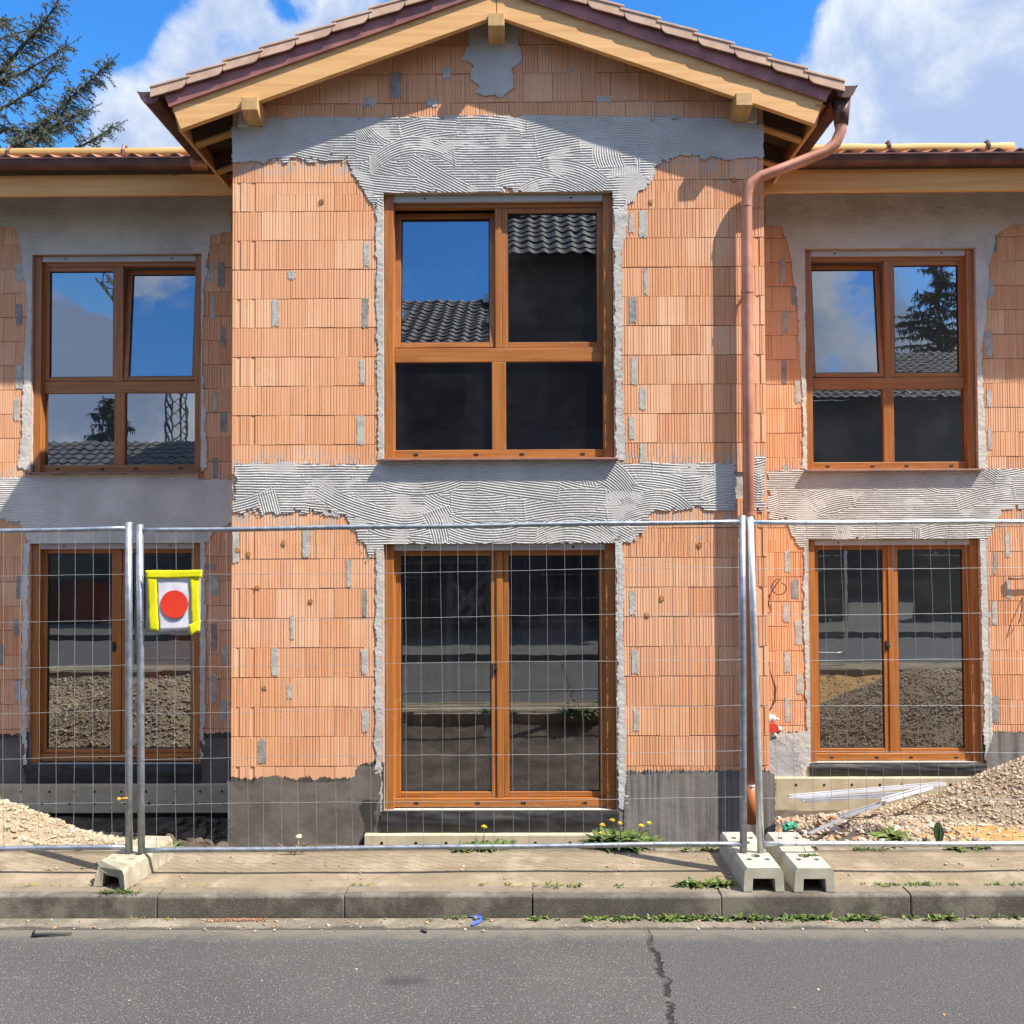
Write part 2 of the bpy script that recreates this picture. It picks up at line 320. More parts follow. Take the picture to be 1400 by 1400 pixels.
n.put(p.inputs['Base Color'], n.mix(n.math('MULTIPLY', n.rng(n.math('ADD', n.sep(P)[2], n.math('MULTIPLY', n.noise(P, 14, 5, .7), .02)), -.004, .010), n.math('MULTIPLY', n.rng(n.noise(P, 4, 6, .7), .32, .55, .25, .9), n.rng(n.math('ADD', n.sep(P)[1], n.math('MULTIPLY', n.noise(P, 7, 5, .7), .05)), -2.775, -2.75))), lk.from_socket, (.20, .165, .118)))
M['pavement'] = dusty('dusty_pavement', (.255, .205, .138), (.205, .162, .108), (.305, .25, .178), 3, .48, .62, .7)
M['edging'] = dusty('edging_stone', (.25, .215, .158), (.17, .142, .10), (.30, .26, .19), 6, .5, .62, .7)
M['far_ground'] = simple('far_ground', (.08, .075, .066), (.06, .056, .05), .95, .6, 5)
M['hedge'] = simple('hedge_leaf', (.03, .045, .02), (.02, .03, .013), .7, 8, 4)
M['dark_wall'] = simple('dark_rendered_wall', (.055, .052, .052), (.042, .04, .04), .9, 3)
M['crane'] = simple('crane_steel', (.08, .07, .07), None, .6)
M['machine_orange'] = simple('orange_machine_paint', (.85, .20, .04), None, .4, 2)
M['vehicle_red'] = simple('red_vehicle_paint', (.70, .05, .03), None, .35, 2)
M['tyre'] = simple('tyre_rubber', (.02, .02, .02), None, .8)

# ------------------------------------------------------------------ mesh helpers
ORIG = {}
class MB:
    def __init__(s): s.v = []; s.f = []; s.mi = []; s.tone = None
    def quad(s, a, b, c, d, m=0):
        i = len(s.v); s.v += [tuple(a), tuple(b), tuple(c), tuple(d)]; s.f.append((i, i+1, i+2, i+3)); s.mi.append(m)
    def tri(s, a, b, c, m=0):
        i = len(s.v); s.v += [tuple(a), tuple(b), tuple(c)]; s.f.append((i, i+1, i+2)); s.mi.append(m)
    def poly(s, pts, m=0):
        i = len(s.v); s.v += [tuple(p) for p in pts]; s.f.append(tuple(range(i, i+len(pts)))); s.mi.append(m)
    def box(s, x0, x1, y0, y1, z0, z1, m=0, mat=None):
        i = len(s.v)
        c = [(x0, y0, z0), (x1, y0, z0), (x1, y1, z0), (x0, y1, z0), (x0, y0, z1), (x1, y0, z1), (x1, y1, z1), (x0, y1, z1)]
        if mat is not None: c = [tuple(mat @ Vector(p)) for p in c]
        s.v += c
        for f in ((0, 3, 2, 1), (4, 5, 6, 7), (0, 1, 5, 4), (1, 2, 6, 5), (2, 3, 7, 6), (3, 0, 4, 7)):
            s.f.append(tuple(i+k for k in f)); s.mi.append(m)
    def prism(s, pts, d, m=0):
        """closed outline pts (3D) pushed along vector d"""
        i = len(s.v); n = len(pts); d = Vector(d)
        s.v += [tuple(p) for p in pts]+[tuple(Vector(p)+d) for p in pts]
        s.f.append(tuple(range(i+n-1, i-1, -1))); s.mi.append(m); s.f.append(tuple(range(i+n, i+2*n))); s.mi.append(m)
        for k in range(n):
            l = (k+1) % n; s.f.append((i+k, i+l, i+n+l, i+n+k)); s.mi.append(m)
    def tube(s, pts, r, seg=8, m=0, cap=True):
        pts = [Vector(p) for p in pts]; rr = r if isinstance(r, (list, tuple)) else [r]*len(pts)
        base = len(s.v); up = None
        for k, p in enumerate(pts):
            t = (pts[min(k+1, len(pts)-1)]-pts[max(k-1, 0)]).normalized()
            if up is None: up = Vector((0, 0, 1)) if abs(t.z) < .9 else Vector((1, 0, 0))
            a = t.cross(up).normalized(); b = a.cross(t).normalized(); up = b
            for j in range(seg):
                w = 2*math.pi*j/seg; s.v.append(tuple(p+(a*math.cos(w)+b*math.sin(w))*rr[k]))
        for k in range(len(pts)-1):
            for j in range(seg):
                l = (j+1) % seg
                s.f.append((base+k*seg+j, base+k*seg+l, base+(k+1)*seg+l, base+(k+1)*seg+j)); s.mi.append(m)
        if cap:
            s.f.append(tuple(base+j for j in range(seg))[::-1]); s.mi.append(m)
            s.f.append(tuple(base+(len(pts)-1)*seg+j for j in range(seg))); s.mi.append(m)
    def sweep(s, prof, axis_pts, frame, m=0):
        """open profile [(a,b)] swept along axis points; frame(a,b,p)->point"""
        base = len(s.v); n = len(prof)
        for p in axis_pts:
            for a, b in prof: s.v.append(tuple(frame(a, b, p)))
        for k in range(len(axis_pts)-1):
            for j in range(n-1):
                i = base+k*n+j; s.f.append((i, i+1, i+n+1, i+n)); s.mi.append(m)
    def rock(s, c, r, m=0, flat=.7):
        base = len(s.v); t = (1+5**.5)/2
        rot = Euler((random.random()*6.3, random.random()*6.3, random.random()*6.3)).to_matrix()
        sx, sy, sz = random.uniform(.7, 1.3), random.uniform(.6, 1.1), random.uniform(.45, .9)
        for v in ((-1, t, 0), (1, t, 0), (-1, -t, 0), (1, -t, 0), (0, -1, t), (0, 1, t), (0, -1, -t), (0, 1, -t), (t, 0, -1), (t, 0, 1), (-t, 0, -1), (-t, 0, 1)):
            p = Vector((v[0]*sx, v[1]*sy, v[2]*sz)).normalized()
            k = random.uniform(.75, 1.15)
            p = rot @ Vector((v[0]*sx*k, v[1]*sy*k, v[2]*sz*k))*(r/1.9)
            s.v.append((c[0]+p.x, c[1]+p.y, c[2]+p.z*flat))
        for f in ((0, 11, 5), (0, 5, 1), (0, 1, 7), (0, 7, 10), (0, 10, 11), (1, 5, 9), (5, 11, 4), (11, 10, 2), (10, 7, 6), (7, 1, 8), (3, 9, 4), (3, 4, 2), (3, 2, 6), (3, 6, 8), (3, 8, 9), (4, 9, 5), (2, 4, 11), (6, 2, 10), (8, 6, 7), (9, 8, 1)):
            s.f.append(tuple(base+k for k in f)); s.mi.append(m)
    def leaf(s, base, direction, L, w, droop=.3, m=0, seg=3):
        """a bent, pointed leaf of a few faces"""
        d = Vector(direction).normalized(); side = d.cross(Vector((0, 0, 1)))
        side = side.normalized() if side.length > .01 else Vector((1, 0, 0))
        side = (side+Vector((0, 0, random.uniform(-.4, .4)))).normalized()
        p = Vector(base); prev = None
        for k in range(seg+1):
            t = k/seg; ww = w*math.sin(math.pi*(.12+.88*t))*.5 if k < seg else 0
            c = Vector(base)+d*(L*t)+Vector((0, 0, -droop*L*t*t))
            cur = (c-side*ww, c+side*ww)
            if prev is not None:
                if k == seg: s.tri(prev[0], prev[1], c, m)
                else: s.quad(prev[0], prev[1], cur[1], cur[0], m)
            prev = cur
    def build(s, name, mats, parent=None, smooth=False, bevel=0., loc=None):
        mats = mats if isinstance(mats, (list, tuple)) else [mats]
        V = np.array(s.v, dtype=np.float64)
        lo, hi = V.min(0), V.max(0)
        o = Vector(((lo[0]+hi[0])/2, (lo[1]+hi[1])/2, lo[2])) if loc is None else Vector(loc)
        me = bpy.data.meshes.new(name)
        me.from_pydata((V-np.array(o)).tolist(), [], s.f)
        for mm in mats: me.materials.append(M[mm] if isinstance(mm, str) else mm)
        if len(mats) > 1: me.polygons.foreach_set('material_index', s.mi)
        if s.tone is not None:
            a = me.attributes.new('tone', 'FLOAT', 'FACE'); a.data.foreach_set('value', s.tone)
        if smooth: me.polygons.foreach_set('use_smooth', [True]*len(me.polygons))
        me.update()
        return link(name, me, o, parent, bevel)
def link(name, me, o, parent=None, bevel=0.):
    ob = bpy.data.objects.new(name, me); COL.objects.link(ob)
    ORIG[ob.name] = Vector(o)
    if parent is not None:
        ob.parent = parent; ob.location = Vector(o)-ORIG[parent.name]
    else: ob.location = o
    if bevel:
        b = ob.modifiers.new('edge', 'BEVEL'); b.width = bevel; b.segments = 2; b.limit_method = 'ANGLE'; b.angle_limit = R(40)
    return ob
def thing(name, loc, label, cat, group=None):
    o = bpy.data.objects.new(name, None); COL.objects.link(o); o.location = loc; o.empty_display_size = .2
    ORIG[o.name] = Vector(loc); tag(o, label, cat, group); return o
def tag(o, label=None, cat=None, group=None, kind=None):
    if label: o['label'] = label
    if cat: o['category'] = cat
    if group: o['group'] = group
    if kind: o['kind'] = kind
    return o
# smooth value noise for building ragged edges and uneven ground
_rs = np.random.RandomState(5); _T = _rs.rand(256, 256)
def vn(x, y, s=0):
    x = np.asarray(x, float)+s*17.3; y = np.asarray(y, float)+s*9.1
    xi = np.floor(x).astype(int); yi = np.floor(y).astype(int); fx = x-xi; fy = y-yi
    fx = fx*fx*(3-2*fx); fy = fy*fy*(3-2*fy); g = lambda a, b: _T[a & 255, b & 255]
    return (g(xi, yi)*(1-fx)+g(xi+1, yi)*fx)*(1-fy)+(g(xi, yi+1)*(1-fx)+g(xi+1, yi+1)*fx)*fy
def fbm(x, y, s=0, o=4):
    t = 0; a = .5
    for k in range(o): t = t+a*(vn(np.asarray(x)*2**k, np.asarray(y)*2**k, s+k)-.5)*2; a *= .5
    return t
def grid_mesh(name, X, Y, Z, mask=None, mats=('plaster',), parent=None, smooth=True, mi=None):
    """vertices (ny,nx) arrays -> one mesh; mask on faces"""
    ny, nx = X.shape
    idx = np.arange(nx*ny).reshape(ny, nx)
    q4 = np.stack([idx[:-1, :-1], idx[:-1, 1:], idx[1:, 1:], idx[1:, :-1]], -1).reshape(-1, 4)
    fm = None
    if mask is not None:
        fm = mask.reshape(-1); q4 = q4[fm]
    used = np.unique(q4); remap = np.full(nx*ny, -1); remap[used] = np.arange(len(used))
    V = np.stack([X, Y, Z], -1).reshape(-1, 3)[used]; q4 = remap[q4]
    o = Vector(((V[:, 0].min()+V[:, 0].max())/2, (V[:, 1].min()+V[:, 1].max())/2, V[:, 2].min()))
    me = bpy.data.meshes.new(name); nf = len(q4)
    me.vertices.add(len(V)); me.vertices.foreach_set('co', (V-np.array(o)).astype(np.float32).ravel())
    me.loops.add(nf*4); me.loops.foreach_set('vertex_index', q4.astype(np.int32).ravel())
    me.polygons.add(nf); me.polygons.foreach_set('loop_start', np.arange(0, nf*4, 4, dtype=np.int32))
    me.polygons.foreach_set('loop_total', np.full(nf, 4, dtype=np.int32))
    for mm in mats: me.materials.append(M[mm])
    if mi is not None:
        a = mi.reshape(-1); a = a[fm] if fm is not None else a; me.polygons.foreach_set('material_index', a.astype(np.int32))
    me.polygons.foreach_set('use_smooth', np.full(nf, smooth))
    me.update(calc_edges=True); me.validate()
    return link(name, me, o, parent)

# ------------------------------------------------------------------ setting: ground, road, kerb, pavement
S = 1.634            # depth of the two recessed facades behind the bay front
g = MB(); g.quad((-900, -900, -1.05), (900, -900, -1.05), (900, 900, -1.05), (-900, 900, -1.05)); tag(g.build('ground', 'far_ground'), kind='structure')
g = MB(); g.box(-70, 70, -7.25, -2.96, -1.04, -.1215); tag(g.build('road', 'asphalt'), kind='structure')
g = MB(); g.box(-70, 70, -2.99, -2.845, -1.03, -.120); tag(g.build('gutter_strip', 'gutter_strip'), kind='structure')
k = MB()
x = -12.0
kr = random.Random(3)
joints = [-12.0]
while joints[-1] < 12: joints.append(joints[-1]+1.02)
off = at(470, 1240, -2.85).x - min(joints, key=lambda j: abs(j-at(470, 1240, -2.85).x))
for j in joints:
    a, b = j+off+.002, j+off+1.018
    dy, dz = kr.uniform(-.006, .006), kr.uniform(-.004, .004)
    pts = [(a, -2.84+dy, -.6), (a, -2.838+dy, -.010+dz), (a, -2.828+dy, 0+dz), (a, -2.71+dy, .002+dz), (a, -2.71+dy, -.6)]
    k.prism(pts, (b-a, 0, 0))
pass; k.box(-70, -12.2, -2.84, -2.71, -.6, 0); k.box(13.4, 70, -2.84, -2.71, -.6, 0)
tag(k.build('kerb', 'kerb', bevel=.006), kind='structure')
# pavement strip: gently uneven sheet with thickness below
xs = np.arange(-8, 8.01, .05); ys = np.linspace(-2.712, -2.14, 14)
X, Y = np.meshgrid(xs, ys); Z = .004+.012*fbm(X*1.3, Y*2, 3)+.018*np.clip((Y+2.4)/.25, 0, 1)*(.4+fbm(X*.8, Y, 9))
Z[-1] = -.7; Y[-1] = -2.139; Y[-2] = -2.141; Z[0] = -.05; Y[0] = -2.7115
tag(grid_mesh('pavement', X, Y, Z, None, ('pavement',)), kind='structure')
e = MB(); er = random.Random(8); x = -8.
while x < 8:
    w = 1.0; a, b = x+.004, x+w-.004
    if not (-2.45 < x < -1.75): # the stone beside the trench is missing
        h = er.uniform(.0, .022); e.box(a, b, -2.135+er.uniform(-.006, .006), -2.065, -.5, h)
    else:
        e.box(a, a+.30, -2.135, -2.065, -.5, .012)
    x += w
tag(e.build('edging', 'edging', bevel=.008), kind='structure')
# the building plot between pavement and house
def base_h(x, y):
    t = np.clip((y+2.06)/3.3, 0, 1)
    right = np.clip((x-2.0)/.8, 0, 1)
    trench = np.clip(1-np.abs(x+2.05)/.55, 0, 1)*np.clip(1-np.abs(y+1.3)/1.4, 0, 1)
    h = -.10-.80*t**.75*(1-right)-right*(.72*t**1.35)
    return h-.35*trench+.045*fbm(x*2.2, y*2.2, 4)
def heapL(x, y):
    h = -.87+.93*np.exp(-((x+4.6)/1.62)**2-((y+.75)/.95)**2)+.03*fbm(x*3, y*3, 6)
    lay = base_h(x, y)+.03-.3*np.clip((x+2.95+.2*fbm(x, y*2.5, 3))/.25, 0, 1)-.3*np.clip((y+.9)/.3, 0, 1)
    return np.maximum(h, lay)
def heapR(x, y):
    h = -.87+1.13*np.exp(-((x-5.25)/1.75)**2-((y+.15)/1.35)**2)+.17*np.exp(-((x-3.2)/.7)**2-((y+1.1)/.6)**2)+.03*fbm(x*3, y*3, 7)
    lay = base_h(x, y)+.035+.03*fbm(x*2, y*2, 12)-.3*np.clip((2.75+.35*fbm(x, y*2.5, 3)-x)/.3, 0, 1)-.3*np.clip((y-.6)/.4, 0, 1)
    return np.maximum(h, lay)
xs = np.arange(-9, 9.01, .06); ys = np.arange(-2.07, 2.0, .06); X, Y = np.meshgrid(xs, ys)
tag(grid_mesh('building_plot', X, Y, base_h(X, Y), None, ('soil',)), kind='structure')
# far side of the street (seen mirrored in the panes)
f = MB(); f.box(-70, 70, -9.2, -7.25, -1.02, -.01); tag(f.build('far_pavement', 'far_ground'), kind='structure')
f = MB(); f.box(-70, 70, -70, -9.2, -1.02, -.02); tag(f.build('front_yards', 'far_ground'), kind='structure')

# ------------------------------------------------------------------ the house
house = thing('house', (0, S, -1.0), 'unfinished two storey house of bare orange hollow bricks with a gabled bay and brown windows', 'house')
SLOPE = .353
def L0(x): return 6.287-SLOPE*abs(x)
# openings (x0,x1,z0,z1): wide ones on the bay, narrower ones on the recessed facades
WB = (-.975, .983); WL = (-4.835, -3.09); WR = (3.108, 4.842)
OB = [(WB[0], WB[1], 2.60, 4.87), (WB[0], WB[1], -.37, 1.876)]
OL = [(WL[0], WL[1], 2.61, 4.855), (WL[0], WL[1], -.37, 1.88)]
OR = [(WR[0], WR[1], 2.60, 4.858), (WR[0], WR[1], -.37, 1.886)]
br = random.Random(11)
def add_block(mb, mp, a, b, z0, z1, off, tone, plain=False, clamp=None, notch=None):
    """one hollow brick: fluted front extruded between z0 and z1"""
    prof = [(a, .02), (a+.0015, off+.001)]
    pitch = .0247; ng = int((b-a-.012)/pitch)
    jit = br.uniform(-.003, .003)
    notch = list(notch or [])
    if plain:
        for (p, q_) in notch: prof += [(p, off), (p+.001, off+.007), (q_-.001, off+.007), (q_, off)]
    else:
        x = a+.010+jit*.3
        for i in range(ng):
            x0 = a+.0125+i*pitch+jit
            if x0+.011 > b-.003: break
            while notch and notch[0][0] < x0+.012:
                p, q_ = notch.pop(0); prof += [(p, off), (p+.001, off+.007), (q_-.001, off+.007), (q_, off)]
            if x0 < prof[-1][0]+.004: continue
            dp = br.uniform(.0022, .0058)
            gw = br.uniform(.0075, .0105); prof += [(x0, off), (x0+.0024, off+dp), (x0+gw-.0028, off+dp), (x0+gw, off)]
    prof += [(b-.0015, off+.001), (b, .02)]
    n = len(prof); i0 = len(mb.v)
    for zz, dd in ((z0, .02), (z0, 0), (z1, 0), (z1, .02)):
        for u, d in prof:
            z = zz if clamp is None else min(zz, clamp(u))
            mb.v.append(mp(u, max(d, dd), z))
    for r_ in range(3):
        for j in range(n-1):
            i = i0+r_*n+j; mb.f.append((i, i+1, i+n+1, i+n)); mb.mi.append(0); mb.tone.append(tone)
def block_face(mb, mp, u0, u1, courses, openings, plain=None, clamp=None, teeth=False):
    for ci, (zb, zt, par) in enumerate(courses):
        cuts = sorted({zb, zt}|{z for o in openings for z in (o[2], o[3]) if zb+.004 < z < zt-.004})
        x = u0-(.1235 if par else 0)+(0 if u0 < -2.3 or u0 > 2.2 else 0)
        edges = []
        while x < u1: edges.append(x); x += .2494
        for a in edges:
            b = a+.2494; tone = br.random(); off = br.uniform(-.0018, .0018); vj = br.uniform(-.0028, .0028)
            a_, b_ = max(a, u0), min(b, u1)
            if b_-a_ < .01: continue
            for z0, z1 in zip(cuts[:-1], cuts[1:]):
                iv = [(a_, b_)]
                for o in openings:
                    if z0 < o[3]-.003 and z1 > o[2]+.003:
                        nv = []
                        for p, q_ in iv:
                            if o[1] <= p or o[0] >= q_: nv.append((p, q_)); continue
                            if p < o[0]-.008: nv.append((p, o[0]))
                            if q_ > o[1]+.008: nv.append((o[1], q_))
                        iv = nv
                for p, q_ in iv:
                    if clamp is not None and min(zb, zt) > max(clamp(p), clamp(q_))-.01: continue
                    nt = None
                    if teeth and par:
                        if a < -2.02 and a_ < -1.9: nt = [t for t in ((-2.228, -2.194), (-2.104, -2.068)) if p < t[0] and t[1] < q_] or None
                        if a > 1.9: nt = [t for t in ((2.192, 2.232),) if p < t[0] and t[1] < q_] or None
                        if -2.02 <= a < -1.87 or (nt is None and a < -1.8): nt = [t for t in ((-1.981, -1.946),) if p < t[0] and t[1] < q_] or nt
                    mb_pl = plain(p, z0) if plain else False
                    add_block(mb, mp, p+.0008, q_-.0008, z0+(.0030+vj if z0 == zb else 0), z1-(.0030-vj if z1 == zt else 0), off, tone, mb_pl, clamp, nt)
def courses(z_lines):
    return [(z_lines[i+1], z_lines[i], i % 2) for i in range(len(z_lines)-1)]
bayC = courses([6.66, 6.403, 6.15, 5.90, 5.65, 5.40])[0:] + [(4.971, 5.40, 0)] + courses([4.971-.25*i for i in range(11)]) + courses([2.252-.25*i for i in range(14)])
def fix_par(cs, z_even):   # parity counted from a known course
    return [(a, b, int(round((z_even-b)/.25)) % 2) for a, b, p in cs]
bayC = fix_par(courses([6.66, 6.403, 6.15, 5.90, 5.65, 5.40])+[(4.971, 5.40, 0)], 5.40)+fix_par(courses([4.971-.25*i for i in range(11)]), 4.721-.0)+fix_par(courses([2.252-.25*i for i in range(14)]), 1.752)
mb = MB(); mb.tone = []
front = lambda u, d, z: (u, d, z)
block_face(mb, front, -2.27, 2.27, bayC, OB, plain=lambda x, z: z < -.2 and x < .9, clamp=lambda u: L0(u)+.17, teeth=True)
sideC = fix_par(courses([5.44, 5.211, 4.961, 4.711]+[4.461-.25*i for i in range(9)]), 4.461)+fix_par(courses([2.49-.25*i for i in range(15)]), 1.74)
for sgn in (-1, 1):   # returns of the bay back to the recessed facades
    block_face(mb, (lambda u, d, z, s=sgn: (s*(2.2695-d), u, z)), .012, S+.3, sideC, [])
# solid core behind the facing, with the openings left free
def core(mb, x0, x1, y0, y1, z0, z1, ops, topf=None):
    xs_ = sorted({x0, x1}|{o[i] for o in ops for i in (0, 1)}); zs_ = sorted({z0, z1}|{o[i] for o in ops for i in (2, 3)})
    for a, b in zip(xs_[:-1], xs_[1:]):
        for c, d in zip(zs_[:-1], zs_[1:]):
            cx, cz = (a+b)/2, (c+d)/2
            if any(o[0] < cx < o[1] and o[2] < cz < o[3] for o in ops): continue
            n0 = len(mb.f); mb.box(a, b, y0, y1, c, d, 1); mb.tone += [.5]*(len(mb.f)-n0)
core(mb, -2.255, 2.255, .014, .365, -1.0, 5.40, OB)
n0 = len(mb.f)
mb.prism([(-2.25, .014, 5.40), (2.25, .014, 5.40), (2.25, .014, L0(2.25)+.15), (0, .014, L0(0)+.15), (-2.25, .014, L0(2.25)+.15)], (0, .34, 0), 1)
mb.box(-2.255, -2.0, .366, S+.2, -1, 5.40, 1); mb.box(2.0, 2.255, .366, S+.2, -1, 5.40, 1)
mb.tone += [.5]*(len(mb.f)-n0)
def smear(mb, cx, cz, w, h, Y, seed, m=1):
    """thin irregular mortar smear standing just proud of the bricks"""
    rr = random.Random(seed); pts = []
    n = 9
    for i in range(n): pts.append((cx+w*(i/(n-1)-.5)*rr.uniform(.9, 1.), cz-h/2+rr.uniform(-.012, .012)))
    for i in range(n): pts.append((cx+w/2+rr.uniform(-.004, .004), cz-h/2+h*(i+.5)/n))
    for i in range(n): pts.append((cx+w*(.5-i/(n-1))*rr.uniform(.9, 1.), cz+h/2+rr.uniform(-.012, .012)))
    for i in range(n): pts.append((cx-w/2+rr.uniform(-.004, .004), cz+h/2-h*(i+.5)/n))
    n0 = len(mb.f); mb.prism([(a, Y-(.0028 if m != 2 or w > .031 else .0062), b) for a, b in pts], (0, .012, 0), m); mb.tone += [.5]*(len(mb.f)-n0)
sr = random.Random(21)
def pockets(mb, Y, spots, md=1):
    for i, (px, py, w, h) in enumerate(spots):
        p = at(px, py, Y); smear(mb, p.x+sr.uniform(-.008, .008), p.z, w*sr.uniform(.65, 1.25), h*sr.uniform(.75, 1.05), Y, sr.random(), sr.choice((1, 1, md)))
pockets(mb, 0, [(377, 428, .055, .24), (498, 428, .055, .24), (496, 508, .06, .24), (494, 588, .055, .24), (500, 348, .05, .2),
    (866, 507, .05, .24), (880, 545, .05, .24), (864, 585, .05, .22), (878, 622, .05, .2), (866, 424, .05, .22), (882, 385, .05, .24), (880, 306, .06, .22), (862, 305, .04, .2),
    (478, 783, .05, .24), (500, 824, .055, .24), (498, 905, .05, .22), (499, 985, .05, .22), (400, 858, .04, .2), (376, 905, .055, .24), (419, 743, .05, .22),
    (865, 824, .06, .24), (868, 905, .06, .22), (869, 985, .06, .22), (323, 745, .06, .3), (357, 1027, .06, .22), (396, 945, .035, .16),
    (540, 116, .08, .24), (610, 100, .07, .12), (590, 140, .14, .08), (505, 140, .11, .09), (826, 136, .14, .05), (782, 95, .06, .03), (400, 376, .09, .08)], 3)
for i, (px, py) in enumerate(((905, 818), (325, 752), (340, 757), (388, 742), (352, 803), (425, 822), (956, 745), (1003, 246), (890, 276), (440, 275), (362, 940), (885, 840))):
    p = at(px, py, 0); smear(mb, p.x, p.z, .03, .035, 0, i+50, 2)
mb.build('block_wall', ['brick_bay', 'mortar', simple('dried_foam_dab', (.45, .24, .07), (.35, .17, .05), .8), 'mortar_dark'], house)
for nm, (u0, u1), ops, zc, zl in (('L', (-9.0, -2.262), OL, 4.461, 1.74), ('R', (2.262, 9.0), OR, 4.4735, 1.7585)):
    mb = MB(); mb.tone = []
    cs = fix_par(courses([5.45, zc+.75, zc+.5, zc+.25]+[zc-.25*i for i in range(9)]), zc)+fix_par(courses([zl+.75-.25*i for i in range(15)]), zl)
    sh = lambda u, d, z: (u, S+d, z)
    block_face(mb, sh, u0, u1, cs, ops, plain=lambda x, z: abs(x) > 6.5)
    core(mb, u0, u1, S+.014, S+.365, -1.0, 5.45, ops)
    if nm == 'L':
        sp = [(27, 372, .07, .2), (27, 430, .06, .22), (25, 515, .06, .24), (22, 560, .06, .24), (290, 372, .045, .22), (303, 375, .06, .24), (305, 460, .055, .22), (306, 576, .05, .24), (294, 550, .05, .2), (291, 420, .05, .22), (294, 640, .05, .2),
              (25, 803, .06, .24), (22, 858, .04, .22), (3, 895, .05, .2), (24, 945, .06, .24), (292, 800, .08, .26), (284, 775, .16, .06), (291, 870, .06, .26), (307, 895, .05, .22), (291, 940, .06, .26), (306, 972, .05, .22)]
    else:
        sp = [(1071, 370, .06, .24), (1085, 405, .05, .22), (1073, 440, .06, .24), (1072, 508, .06, .24), (1091, 535, .07, .24), (1072, 650, .05, .24), (1354, 394, .05, .22), (1353, 470, .06, .24), (1353, 545, .05, .2), (1354, 600, .06, .24), (1358, 330, .1, .3),
              (1076, 768, .05, .24), (1087, 805, .06, .24), (1074, 838, .05, .24), (1092, 865, .06, .24), (1077, 905, .05, .22), (1093, 935, .06, .24), (1077, 970, .05, .24), (1378, 745, .06, .24), (1361, 770, .05, .24), (1379, 805, .06, .22), (1360, 838, .05, .24), (1362, 970, .09, .3)]
    pockets(mb, S, sp, 2)
    mb.build('block_wall', ['brick', 'mortar', 'mortar_dark'], house)

